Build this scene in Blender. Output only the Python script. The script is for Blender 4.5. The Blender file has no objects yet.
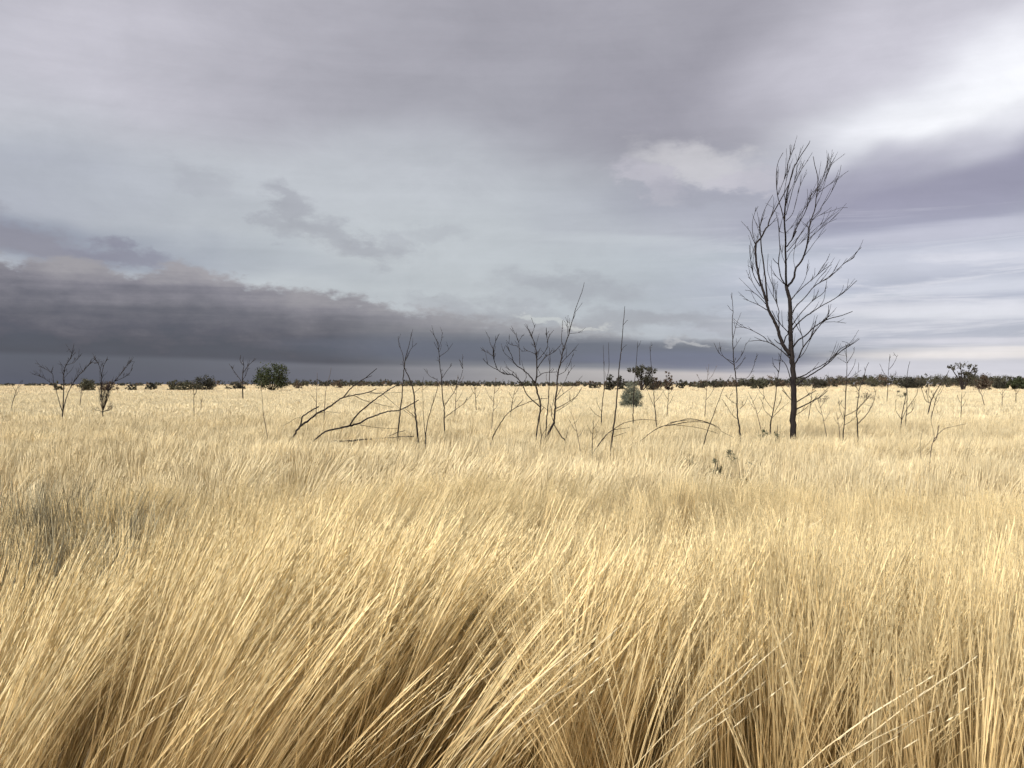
import bpy, math, random
import numpy as np
R = math.radians
rng = np.random.default_rng(7)
random.seed(7)
F = 869.0          # focal length in pixels of a 1024 px wide frame
CAMH = 1.70        # eye height above the soil
CX, CY = 512.0, 384.0
SC = bpy.context.scene
COL = SC.collection
EXPO = 1.76

# ------------------------------------------------------------------ helpers
def lin(c):
    out = []
    for v in c:
        v = v / 255.0
        out.append(v / 12.92 if v <= 0.04045 else ((v + 0.055) / 1.055) ** 2.4)
    return out

def at(x, y, d):
    """a photo measurement (x, y) at a distance d in metres -> world point"""
    return np.array([(x - CX) / F * d, d, CAMH + (CY - y) / F * d])

def tag(o, label=None, cat=None, group=None, kind=None):
    if label: o['label'] = label
    if cat: o['category'] = cat
    if group: o['group'] = group
    if kind: o['kind'] = kind
    return o

def empty(name, loc):
    o = bpy.data.objects.new(name, None)
    o.empty_display_size = 0.2
    COL.objects.link(o)
    o.location = [float(v) for v in loc]
    return o

def mesh_np(name, V, faces, mats=(), cols=None, smooth=False):
    """V (n,3); faces (m,3) or (m,4) array; cols (n,3) vertex colours (grass tints also hold painted shade)"""
    me = bpy.data.meshes.new(name)
    V = np.asarray(V, dtype=np.float32)
    faces = np.asarray(faces, dtype=np.int32)
    k = faces.shape[1]
    me.vertices.add(len(V)); me.vertices.foreach_set('co', V.ravel())
    me.loops.add(faces.size); me.loops.foreach_set('vertex_index', faces.ravel())
    me.polygons.add(len(faces))
    me.polygons.foreach_set('loop_start', np.arange(0, faces.size, k, dtype=np.int32))
    me.update(calc_edges=True)
    if smooth:
        me.polygons.foreach_set('use_smooth', np.ones(len(faces), dtype=bool))
    if cols is not None:
        a = me.color_attributes.new('tint', 'FLOAT_COLOR', 'POINT')
        c4 = np.ones((len(V), 4), dtype=np.float32); c4[:, :3] = cols
        a.data.foreach_set('color', c4.ravel())
    for m in mats: me.materials.append(m)
    me.validate()
    return me

def obj(name, me, parent=None, link=True):
    o = bpy.data.objects.new(name, me)
    if link: COL.objects.link(o)
    if parent: o.parent = parent
    return o

def vnoise(x, y, s, seed=0):
    """smooth value noise, 0..1"""
    x = np.asarray(x, float) / s; y = np.asarray(y, float) / s
    xi = np.floor(x).astype(np.int64); yi = np.floor(y).astype(np.int64)
    fx = x - xi; fy = y - yi
    fx = fx * fx * (3 - 2 * fx); fy = fy * fy * (3 - 2 * fy)
    def h(a, b):
        n = (a * 374761393 + b * 668265263 + seed * 974711) & 0x7fffffff
        n = ((n ^ (n >> 13)) * 1274126177) & 0x7fffffff
        return ((n ^ (n >> 16)) & 0xffff) / 65535.0
    return ((h(xi, yi) * (1 - fx) + h(xi + 1, yi) * fx) * (1 - fy)
            + (h(xi, yi + 1) * (1 - fx) + h(xi + 1, yi + 1) * fx) * fy)

# ------------------------------------------------------------------ materials
def new_mat(name):
    m = bpy.data.materials.new(name); m.use_nodes = True
    nt = m.node_tree; nt.nodes.clear()
    return m, nt, nt.nodes, nt.links

def leafy_mat(name, transl=0.3, rnd=0.22, rough=0.7, patch=True, spec=.2):
    """plant matter tinted by its vertex colour, varied per plant and by patch"""
    m, nt, N, L = new_mat(name)
    out = N.new('ShaderNodeOutputMaterial')
    at_ = N.new('ShaderNodeAttribute'); at_.attribute_name = 'tint'
    oi = N.new('ShaderNodeObjectInfo')
    mr = N.new('ShaderNodeMapRange'); mr.inputs[3].default_value = 1 - rnd; mr.inputs[4].default_value = 1 + rnd * 0.6
    L.new(oi.outputs['Random'], mr.inputs[0])
    val = mr.outputs[0]
    if patch:
        geo = N.new('ShaderNodeNewGeometry')
        no = N.new('ShaderNodeTexNoise'); no.inputs['Scale'].default_value = 0.55; no.inputs['Detail'].default_value = 3
        L.new(geo.outputs['Position'], no.inputs['Vector'])
        m2 = N.new('ShaderNodeMapRange'); m2.inputs[1].default_value = 0.3; m2.inputs[2].default_value = 0.7
        m2.inputs[3].default_value = 0.88; m2.inputs[4].default_value = 1.07
        L.new(no.outputs['Fac'], m2.inputs[0])
        mu = N.new('ShaderNodeMath'); mu.operation = 'MULTIPLY'
        L.new(val, mu.inputs[0]); L.new(m2.outputs[0], mu.inputs[1]); val = mu.outputs[0]
    sc = N.new('ShaderNodeVectorMath'); sc.operation = 'SCALE'
    L.new(at_.outputs['Color'], sc.inputs[0]); L.new(val, sc.inputs['Scale'])
    pb = N.new('ShaderNodeBsdfPrincipled'); pb.inputs['Roughness'].default_value = rough
    pb.inputs['Specular IOR Level'].default_value = spec
    tr = N.new('ShaderNodeBsdfTranslucent')
    mx = N.new('ShaderNodeMixShader'); mx.inputs[0].default_value = transl
    L.new(sc.outputs[0], pb.inputs['Base Color']); L.new(sc.outputs[0], tr.inputs['Color'])
    L.new(pb.outputs[0], mx.inputs[1]); L.new(tr.outputs[0], mx.inputs[2])
    L.new(mx.outputs[0], out.inputs['Surface'])
    return m

def bark_mat(name, c1, c2, scale=30):
    m, nt, N, L = new_mat(name)
    out = N.new('ShaderNodeOutputMaterial')
    pb = N.new('ShaderNodeBsdfPrincipled'); pb.inputs['Roughness'].default_value = 0.85
    pb.inputs['Specular IOR Level'].default_value = 0.2
    tc = N.new('ShaderNodeTexCoord')
    mp = N.new('ShaderNodeMapping'); mp.inputs['Scale'].default_value = (1, 1, 0.18)
    no = N.new('ShaderNodeTexNoise'); no.inputs['Scale'].default_value = scale; no.inputs['Detail'].default_value = 6
    no.inputs['Roughness'].default_value = 0.7
    cr = N.new('ShaderNodeValToRGB')
    cr.color_ramp.elements[0].position = 0.35; cr.color_ramp.elements[0].color = (*c1, 1)
    cr.color_ramp.elements[1].position = 0.68; cr.color_ramp.elements[1].color = (*c2, 1)
    bp = N.new('ShaderNodeBump'); bp.inputs['Strength'].default_value = 0.7; bp.inputs['Distance'].default_value = 0.01
    L.new(tc.outputs['Object'], mp.inputs[0]); L.new(mp.outputs[0], no.inputs['Vector'])
    L.new(no.outputs['Fac'], cr.inputs[0]); L.new(cr.outputs[0], pb.inputs['Base Color'])
    L.new(no.outputs['Fac'], bp.inputs['Height']); L.new(bp.outputs[0], pb.inputs['Normal'])
    L.new(pb.outputs[0], out.inputs['Surface'])
    return m

M_GRASS = leafy_mat('dry_grass', 0.12, 0.18, spec=.06)
M_LEAF = leafy_mat('leaves', 0.25, 0.1, patch=False)
M_BARK = bark_mat('charred_bark', (0.009, 0.007, 0.007), (0.036, 0.028, 0.025), 40)
M_TWIG = bark_mat('dead_wood', (0.012, 0.009, 0.008), (0.045, 0.034, 0.029), 60)
M_GREY = bark_mat('weathered_wood', (0.06, 0.045, 0.036), (0.17, 0.13, 0.105), 60)

# ------------------------------------------------------------------ ground
def build_ground():
    rs = np.concatenate([[0.0], np.geomspace(0.4, 6000, 90)])
    na = 128
    V = [(0, 0, 0)]
    for r in rs[1:]:
        for k in range(na):
            a = 2 * math.pi * k / na
            x, y = r * math.cos(a), r * math.sin(a)
            amp = 0.035 if r < 60 else 0.0
            V.append((x, y, float(amp * (vnoise(x, y, 0.9, 3) - 0.5))))
    V = np.array(V)
    q = []
    for i in range(1, len(rs) - 1):
        for k in range(na):
            a = 1 + (i - 1) * na + k; b = 1 + (i - 1) * na + (k + 1) % na
            q.append((a, a + na, b + na, b))
    cen = [(0, 1 + k, 1 + (k + 1) % na, 1 + (k + 1) % na) for k in range(na)]
    me = bpy.data.meshes.new('ground')
    me.from_pydata([tuple(v) for v in V], [], [tuple(f) for f in q] + [c[:3] for c in cen])
    m, nt, N, L = new_mat('red_soil_and_litter')
    out = N.new('ShaderNodeOutputMaterial')
    pb = N.new('ShaderNodeBsdfPrincipled'); pb.inputs['Roughness'].default_value = 0.95
    geo = N.new('ShaderNodeNewGeometry')
    n1 = N.new('ShaderNodeTexNoise'); n1.inputs['Scale'].default_value = 0.9; n1.inputs['Detail'].default_value = 5
    n2 = N.new('ShaderNodeTexNoise'); n2.inputs['Scale'].default_value = 35; n2.inputs['Detail'].default_value = 6
    for n in (n1, n2): L.new(geo.outputs['Position'], n.inputs['Vector'])
    add = N.new('ShaderNodeMath'); add.operation = 'ADD'
    L.new(n1.outputs['Fac'], add.inputs[0]); L.new(n2.outputs['Fac'], add.inputs[1])
    mr = N.new('ShaderNodeMapRange'); mr.inputs[1].default_value = 0.74; mr.inputs[2].default_value = 0.98
    L.new(add.outputs[0], mr.inputs[0])
    mx = N.new('ShaderNodeMix'); mx.data_type = 'RGBA'
    mx.inputs[6].default_value = (0.30, 0.115, 0.06, 1)
    mx.inputs[7].default_value = (0.50, 0.375, 0.20, 1)
    L.new(mr.outputs[0], mx.inputs[0]); L.new(mx.outputs[2], pb.inputs['Base Color'])
    bp = N.new('ShaderNodeBump'); bp.inputs['Distance'].default_value = 0.02
    L.new(n2.outputs['Fac'], bp.inputs['Height']); L.new(bp.outputs[0], pb.inputs['Normal'])
    L.new(pb.outputs[0], out.inputs['Surface'])
    me.materials.append(m)
    g = obj('ground', me); tag(g, kind='structure')
build_ground()

# ------------------------------------------------------------------ grass tussocks
def tussock(name, n, hmin, hmax, lean, spread, rad, seg, wid, head, seed, headlen=0.24,
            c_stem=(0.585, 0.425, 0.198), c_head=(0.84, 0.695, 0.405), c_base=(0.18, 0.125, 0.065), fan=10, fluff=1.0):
    """n stalks rooted in a disc; lean / spread in degrees, leaning towards +X. head: 2 = spikelets, 1 = flat plume, 0 = none"""
    g = np.random.default_rng(seed)
    r0 = rad * np.sqrt(g.random(n)); p0 = g.random(n) * 2 * np.pi
    base = np.stack([r0 * np.cos(p0), r0 * np.sin(p0), np.full(n, -0.03)], 1)
    nb = max(3, n // 9); bi = g.integers(0, nb, n)
    br = rad * np.sqrt(g.random(nb)); bp = g.random(nb) * 2 * np.pi
    base[:, 0] = (br * np.cos(bp))[bi] + rad * .10 * g.normal(size=n); base[:, 1] = (br * np.sin(bp))[bi] + rad * .10 * g.normal(size=n)
    p0 = bp[bi]
    Ln = hmin + (hmax - hmin) * (.62 * g.random(nb)[bi] + .38 * g.random(n))
    # direction of bend
    lx = np.tan(np.radians(lean)) + np.tan(np.radians(spread)) * (g.normal(size=nb)[bi] + .38 * g.normal(size=n)) + 0.10 * np.cos(p0)
    ly = np.tan(np.radians(spread)) * (g.normal(size=nb)[bi] + .38 * g.normal(size=n)) + 0.10 * np.sin(p0)
    mag = np.sqrt(lx ** 2 + ly ** 2) + 1e-6
    th1 = np.clip(np.arctan(mag), 0, R(82)); ux, uy = lx / mag, ly / mag
    th0 = th1 * (0.35 + 0.3 * g.random(nb)[bi])
    thE = np.clip(th1 * (1.0 + 0.45 * (.75 * g.random(nb)[bi] + .25 * g.random(n))) + R(3), 0, R(100))
    t = np.linspace(0, 1, seg + 1)
    P = np.zeros((n, seg + 1, 3)); P[:, 0] = base
    T = np.zeros((n, seg + 1, 3))
    for i in range(seg + 1):
        th = th0 + (thE - th0) * t[i] ** 1.3
        wob = 0.03 * np.sin(t[i] * 6 + p0 * 3)
        T[:, i] = np.stack([np.sin(th) * ux + wob * uy, np.sin(th) * uy - wob * ux, np.cos(th)], 1)
        if i: P[:, i] = P[:, i - 1] + T[:, i] * (Ln / seg)[:, None]
    rv = g.normal(size=(n, 3)); rv /= np.linalg.norm(rv, axis=1)[:, None]
    side = np.cross(T, rv[:, None, :]); side /= (np.linalg.norm(side, axis=2)[:, :, None] + 1e-9)
    w = wid * (0.6 + 0.8 * g.random(n))[:, None] * (1.0 - 0.55 * t)[None, :]
    hf = np.clip(headlen / Ln, 0.1, 0.6)
    if head == 2:
        hm = np.clip((t[None, :] - (1 - hf)[:, None]) / hf[:, None], 0, 1); w = w + wid * .75 * np.sin(np.pi * np.clip(hm, 0, .97))
    if head == 1:
        hm = np.clip((t[None, :] - (1 - hf)[:, None]) / hf[:, None], 0, 1)
        w = w + wid * 2.0 * np.sin(np.pi * np.clip(hm, 0, 0.97)) * fluff
    Lv = P - side * w[:, :, None] * 0.5; Rv = P + side * w[:, :, None] * 0.5
    V = np.stack([Lv, Rv], 2).reshape(-1, 3)
    jit = (0.80 + .36 * g.random(nb)[bi]) * (.72 + .46 * g.random(n) ** .7)
    hue = g.random(nb)[bi][:, None, None]
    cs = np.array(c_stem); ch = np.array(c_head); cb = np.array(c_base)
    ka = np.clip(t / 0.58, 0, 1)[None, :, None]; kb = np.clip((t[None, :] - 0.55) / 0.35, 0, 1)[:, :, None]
    C = cb * (1 - ka) + cs * ka  # foot of each stalk: brown thatch, darkened further as painted shade between stalks
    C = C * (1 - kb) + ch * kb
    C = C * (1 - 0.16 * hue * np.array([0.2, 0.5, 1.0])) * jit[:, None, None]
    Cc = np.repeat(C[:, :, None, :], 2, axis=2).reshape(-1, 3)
    idx = np.arange(n)[:, None] * (2 * (seg + 1)) + np.arange(seg)[None, :] * 2
    idx = idx.ravel()
    Fq = np.stack([idx, idx + 1, idx + 3, idx + 2], 1)
    if head == 2:
        ns = 15
        ts = np.linspace(0, 1, ns) ** 0.9
        sV = []; sC = []
        for j in range(ns):
            tt = 1 - hf * (1 - ts[j]) ; tt = np.clip(tt, 0, 0.999)
            fi = tt * seg; i0 = np.floor(fi).astype(int); fr = (fi - i0)[:, None]
            ar = np.arange(n)
            p = P[ar, i0] * (1 - fr) + P[ar, i0 + 1] * fr
            tn = T[ar, i0 + 1]
            rv2 = g.normal(size=(n, 3))
            sd = np.cross(tn, rv2); sd /= (np.linalg.norm(sd, axis=1)[:, None] + 1e-9)
            sd2 = np.cross(tn, sd)
            a = R(3 + 8 * g.random())
            d = tn * math.cos(a) + sd * math.sin(a)
            l = (0.020 + 0.018 * g.random(n))[:, None] * (1.15 - 0.6 * ts[j]) * fluff
            ww = (0.0007 + 0.0007 * g.random(n))[:, None] * fluff
            sV.append(np.stack([p, p + d * l * 0.45 + sd2 * ww, p + d * l, p + d * l * 0.45 - sd2 * ww], 1))
            cc = ch * (0.85 + 0.3 * g.random((n, 1))) * jit[:, None]
            sC.append(np.repeat(cc[:, None, :], 4, axis=1))
        sV = np.concatenate(sV).reshape(-1, 3); sC = np.concatenate(sC).reshape(-1, 3)
        b = len(V); q = b + np.arange(len(sV) // 4)[:, None] * 4 + np.arange(4)[None, :]
        V = np.concatenate([V, sV]); Cc = np.concatenate([Cc, sC]); Fq = np.concatenate([Fq, q])
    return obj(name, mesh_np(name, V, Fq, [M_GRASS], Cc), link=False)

kinds = []       # source tussocks (only instanced by the grass object)
def K(*a, **k):
    kinds.append(tussock('tussock_source_%02d' % len(kinds), *a, seed=100 + len(kinds), **k)); return len(kinds) - 1
# near: upright, medium, strong lean
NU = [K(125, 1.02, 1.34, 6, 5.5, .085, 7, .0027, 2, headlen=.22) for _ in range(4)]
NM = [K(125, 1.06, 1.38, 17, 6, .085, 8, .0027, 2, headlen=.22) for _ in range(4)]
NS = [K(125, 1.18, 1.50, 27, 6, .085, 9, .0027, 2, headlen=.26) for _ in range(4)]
NL = [K(80, .3, .75, 10, 22, .12, 4, .0034, 0, c_head=(.42, .31, .16), c_stem=(.26, .185, .095), c_base=(.12, .085, .045)) for _ in range(2)]     # short leafy base growth, tinted darker to paint shade into the gaps
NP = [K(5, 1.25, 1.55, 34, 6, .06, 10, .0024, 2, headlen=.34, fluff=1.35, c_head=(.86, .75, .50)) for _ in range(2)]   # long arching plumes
# mid distance
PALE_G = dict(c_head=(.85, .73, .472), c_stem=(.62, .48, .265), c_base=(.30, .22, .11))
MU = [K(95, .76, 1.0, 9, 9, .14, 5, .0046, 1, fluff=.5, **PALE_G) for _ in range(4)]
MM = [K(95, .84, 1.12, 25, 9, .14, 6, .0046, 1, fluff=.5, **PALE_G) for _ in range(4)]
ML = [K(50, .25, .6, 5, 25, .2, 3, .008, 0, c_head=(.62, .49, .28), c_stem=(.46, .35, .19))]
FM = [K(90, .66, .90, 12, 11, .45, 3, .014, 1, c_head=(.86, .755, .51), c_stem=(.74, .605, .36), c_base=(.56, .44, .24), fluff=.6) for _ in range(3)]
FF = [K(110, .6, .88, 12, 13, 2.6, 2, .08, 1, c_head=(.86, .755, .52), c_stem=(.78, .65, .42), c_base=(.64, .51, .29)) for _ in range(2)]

pts, rots, scls, ids = [], [], [], []
def lean_field(x, y):
    """0 upright .. 1 strong; negative = leaning left"""
    sg = lambda v: 1 / (1 + np.exp(-np.clip(v, -30, 30)))
    xl = -1.50 - .25 * (y - 2.1)
    near = sg((x - xl) / .08) * sg((-.12 - .1 * (y - 2.1) - x) / .20) * sg((3.6 - y) / .25)
    mid = sg((x + 1.3 + .1 * (y - 3.5)) / .25) * sg((.05 - x) / .3) * sg((y - 3.5) / .25) * sg((7.0 - y) / .5)
    s = .98 * near + .66 * mid
    s += 0.26 * np.exp(-((x - .35) / .35) ** 2 - ((y - 3.0) / 1.5) ** 2)
    s -= .12 * sg((x - .6) / .2) * sg((6 - y) / .5)
    s += 0.30 * np.exp(-(((x + 0.6) / 3.2) ** 2 + ((y - 8) / 3.0) ** 2))
    s += 0.30 * (vnoise(x + 50, y + 50, 1.0, 5) - 0.45)
    s -= 0.62 * np.exp(-(((x - 3.3) / 1.5) ** 2 + ((y - 7.3) / 3.0) ** 2))
    s -= 0.55 * np.exp(-(((x - 1.5) / 0.30) ** 2 + ((y - 2.6) / 0.6) ** 2))
    return s

def scatter(r0, r1, dens, half_deg, fn):
    a = R(half_deg)
    n = int(dens * a * (r1 * r1 - r0 * r0))
    rr = np.sqrt(rng.random(n) * (r1 * r1 - r0 * r0) + r0 * r0)
    aa = (rng.random(n) * 2 - 1) * a
    fn(rr * np.sin(aa), rr * np.cos(aa))

def put(x, y, i, rz, tx, ty, s):
    pts.append((x, y, 0.0)); ids.append(i); rots.append((tx, ty, rz)); scls.append(s)

# sparse spots where the grass thins out: shade-tinted clump on the left, soil in the near left corner, a hollow on the right
HOLES = [(-1.9, 2.3, .30, .5, .25), (-2.2, 3.3, .35, .6, .3), (-2.15, 3.5, .4, .6, .75), (-2.3, 4.2, .5, .5, .6), (-2.75, 5.1, .8, .75, .85),  (3.6, 7.2, .9, .5, .5), (.9, 7.4, .9, .35, .35), (-.25, 4.6, .2, .3, .4)]
def hole(x, y):
    k = 0
    for hx, hy, rx, ry, st in HOLES:
        k = max(k, st * math.exp(-((x - hx) / rx) ** 2 - ((y - hy) / ry) ** 2))
    return k

def near_fn(X, Y):
    Lf = lean_field(X, Y); cl = vnoise(X, Y, .45, 11); hn = vnoise(X, Y, 1.3, 12)
    for x, y, l, c, h in zip(X, Y, Lf, cl, hn):
        if rng.random() < hole(x, y) + (0.75 if (c < .33 and y > 3.4) else 0): continue
        l += rng.normal() * .09
        u = rng.random(); tilt = 0
        if u < .22: i = NL[rng.integers(2)]
        elif l > .62: i = NS[rng.integers(4)]; tilt = R(10) * (l - .8)
        elif l > .28: i = NM[rng.integers(4)]; tilt = R(20) * (l - .4)
        else: i = NU[rng.integers(4)]; tilt = R(28) * l
        if y < 2.1: tilt = max(tilt, 0)
        rz = rng.normal() * (.30 if l > .28 else 1.0)
        sc = (.90 + .13 * h + .14 * rng.random()) * np.interp(math.hypot(x, y), [2, 2.8, 4.2, 7.5], [1.0, .93, .80, .72])
        put(x, y, i, rz, rng.normal() * .05, tilt + rng.normal() * .03, sc)
scatter(2.12, 7.5, 24, 44, near_fn)
for x, y in [(-1.55, 2.2), (-1.7, 2.45), (-1.5, 2.6), (-1.85, 2.8), (-1.65, 3.0), (-2.0, 3.1), (-1.4, 2.35), (-1.9, 2.55)]:
    put(x, y, NU[rng.integers(4)], rng.normal() * .5, 0, R(6), .86 + .1 * rng.random())
    put(x + .08, y - .1, NL[rng.integers(2)], rng.normal(), 0, 0, 1)
# the arching plumes that stand out in front
for x, y, rz in [(-.9, 2.1, .1), (-.6, 2.0, -.1), (-.2, 2.0, .1), (-1.4, 2.1, .0), (-1.2, 2.3, .1), (.15, 2.1, -.15),
                 (-.9, 2.7, .0), (-.55, 3.1, .15), (-1.35, 3.2, .05), (-.1, 2.6, -.1), (.1, 3.3, .1), (-1.5, 2.6, .1), (-1.0, 3.6, 0), (.5, 3.6, .1)]:
    put(x, y, NP[rng.integers(2)], rz, 0, rng.normal() * .05, .88 + .12 * rng.random())

def mid_fn(X, Y):
    Lf = lean_field(X, Y); cl = vnoise(X, Y, .8, 13); hn = vnoise(X, Y, 2.2, 14); rt = vnoise(X, Y, 5, 15)
    for x, y, l, c, h, q in zip(X, Y, Lf, cl, hn, rt):
        if rng.random() < hole(x, y) + (0.55 if (c < .3 and y < 11) else 0): continue
        l += .16 + rng.normal() * .14
        if rng.random() < .12: i = ML[0]
        elif l > .42: i = MM[rng.integers(4)]
        else: i = MU[rng.integers(4)]
        put(x, y, i, rng.normal() * .7, rng.normal() * .05, R(24) * min(l, .3), .83 + (.22 if y < 13 else .13) * h + .12 * rng.random())
scatter(7.0, 26, 13, 40, mid_fn)
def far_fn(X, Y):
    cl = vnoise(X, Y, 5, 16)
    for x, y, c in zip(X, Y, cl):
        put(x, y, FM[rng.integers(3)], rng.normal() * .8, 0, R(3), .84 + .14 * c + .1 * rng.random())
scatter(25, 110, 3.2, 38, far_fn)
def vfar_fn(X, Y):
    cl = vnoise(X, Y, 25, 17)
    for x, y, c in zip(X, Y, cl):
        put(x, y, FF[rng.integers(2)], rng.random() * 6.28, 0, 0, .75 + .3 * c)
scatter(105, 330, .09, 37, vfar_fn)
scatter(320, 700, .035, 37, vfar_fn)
scatter(1.6, 5, 5, 180, lambda X, Y: [put(x, y, NU[rng.integers(3)], rng.random() * 6.28, 0, 0, .9) for x, y in zip(X, Y) if y < -.8])

def build_grass():
    me = bpy.data.meshes.new('grass')
    n = len(pts)
    me.vertices.add(n); me.vertices.foreach_set('co', np.array(pts, dtype=np.float32).ravel())
    a = me.attributes.new('rot', 'FLOAT_VECTOR', 'POINT'); a.data.foreach_set('vector', np.array(rots, dtype=np.float32).ravel())
    a = me.attributes.new('scl', 'FLOAT', 'POINT'); a.data.foreach_set('value', np.array(scls, dtype=np.float32))
    a = me.attributes.new('pick', 'INT', 'POINT'); a.data.foreach_set('value', np.array(ids, dtype=np.int32))
    me.materials.append(M_GRASS)
    o = obj('grass', me)
    tag(o, 'tall pale gold dry grass with feathery seed heads covering the whole plain', 'grass', kind='stuff')
    coll = bpy.data.collections.new('tussock_sources')
    for k in kinds: coll.objects.link(k)
    ng = bpy.data.node_groups.new('grass_scatter', 'GeometryNodeTree')
    ng.interface.new_socket('Geometry', in_out='INPUT', socket_type='NodeSocketGeometry')
    ng.interface.new_socket('Geometry', in_out='OUTPUT', socket_type='NodeSocketGeometry')
    N, L = ng.nodes, ng.links
    gi = N.new('NodeGroupInput'); go = N.new('NodeGroupOutput')
    ci = N.new('GeometryNodeCollectionInfo'); ci.inputs['Collection'].default_value = coll
    ci.inputs['Separate Children'].default_value = True; ci.inputs['Reset Children'].default_value = True
    ip = N.new('GeometryNodeInstanceOnPoints'); ip.inputs['Pick Instance'].default_value = True
    def attr(nm, ty):
        x = N.new('GeometryNodeInputNamedAttribute'); x.data_type = ty; x.inputs['Name'].default_value = nm; return x.outputs[0]
    e2r = N.new('FunctionNodeEulerToRotation')
    L.new(attr('rot', 'FLOAT_VECTOR'), e2r.inputs[0])
    L.new(gi.outputs[0], ip.inputs['Points']); L.new(ci.outputs[0], ip.inputs['Instance'])
    L.new(attr('pick', 'INT'), ip.inputs['Instance Index'])
    L.new(e2r.outputs[0], ip.inputs['Rotation'])
    L.new(attr('scl', 'FLOAT'), ip.inputs['Scale'])
    L.new(ip.outputs[0], go.inputs[0])
    md = o.modifiers.new('scatter', 'NODES'); md.node_group = ng
    print('tussocks', n)
build_grass()

# ------------------------------------------------------------------ dead wood, traced limb by limb
def catmull(P, k=4):
    P = np.asarray(P, float)
    if len(P) < 3: 
        t = np.linspace(0, 1, 5)[:, None]; return P[0] * (1 - t) + P[-1] * t
    Q = np.vstack([2 * P[0] - P[1], P, 2 * P[-1] - P[-2]])
    out = []
    for i in range(1, len(Q) - 2):
        p0, p1, p2, p3 = Q[i - 1], Q[i], Q[i + 1], Q[i + 2]
        for t in np.linspace(0, 1, k, endpoint=False):
            out.append(0.5 * ((2 * p1) + (-p0 + p2) * t + (2 * p0 - 5 * p1 + 4 * p2 - p3) * t * t + (-p0 + 3 * p1 - 3 * p2 + p3) * t ** 3))
    out.append(Q[-2]); return np.array(out)

class Tubes:
    def __init__(s): s.V = []; s.F = []; s.n = 0
    def add(s, P, rad, sides=6):
        P = np.asarray(P, float); m = len(P)
        T = np.gradient(P, axis=0); T /= (np.linalg.norm(T, axis=1)[:, None] + 1e-9)
        up = np.array([0.31, 0.9, 0.13]); A = np.cross(T, up); A /= (np.linalg.norm(A, axis=1)[:, None] + 1e-9)
        B = np.cross(T, A)
        ang = np.arange(sides) / sides * 2 * np.pi
        rad = np.asarray(rad)[:, None, None]
        V = P[:, None, :] + rad * (np.cos(ang)[None, :, None] * A[:, None, :] + np.sin(ang)[None, :, None] * B[:, None, :])
        s.V.append(V.reshape(-1, 3))
        i = np.arange(m - 1)[:, None] * sides; k = np.arange(sides)[None, :]; k2 = (k + 1) % sides
        q = np.stack([i + k, i + k2, i + sides + k2, i + sides + k], 2).reshape(-1, 4) + s.n
        s.F.append(q)
        s.n += m * sides
        # end caps as degenerate-free fans
        c = np.array([[j, (j + 1) % sides, (j + 2) % sides, (j + 3) % sides] for j in (0,)])[:, ::-1] + s.n - m * sides
        s.F.append(c); s.F.append(c[:, ::-1] + (m - 1) * sides)
    def mesh(s, name, mat): return mesh_np(name, np.concatenate(s.V), np.concatenate(s.F), [mat], smooth=True)

def win(ox, oy, P, s=8.0): return [(ox + x / s, oy + y / s) for x, y in P]

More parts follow.
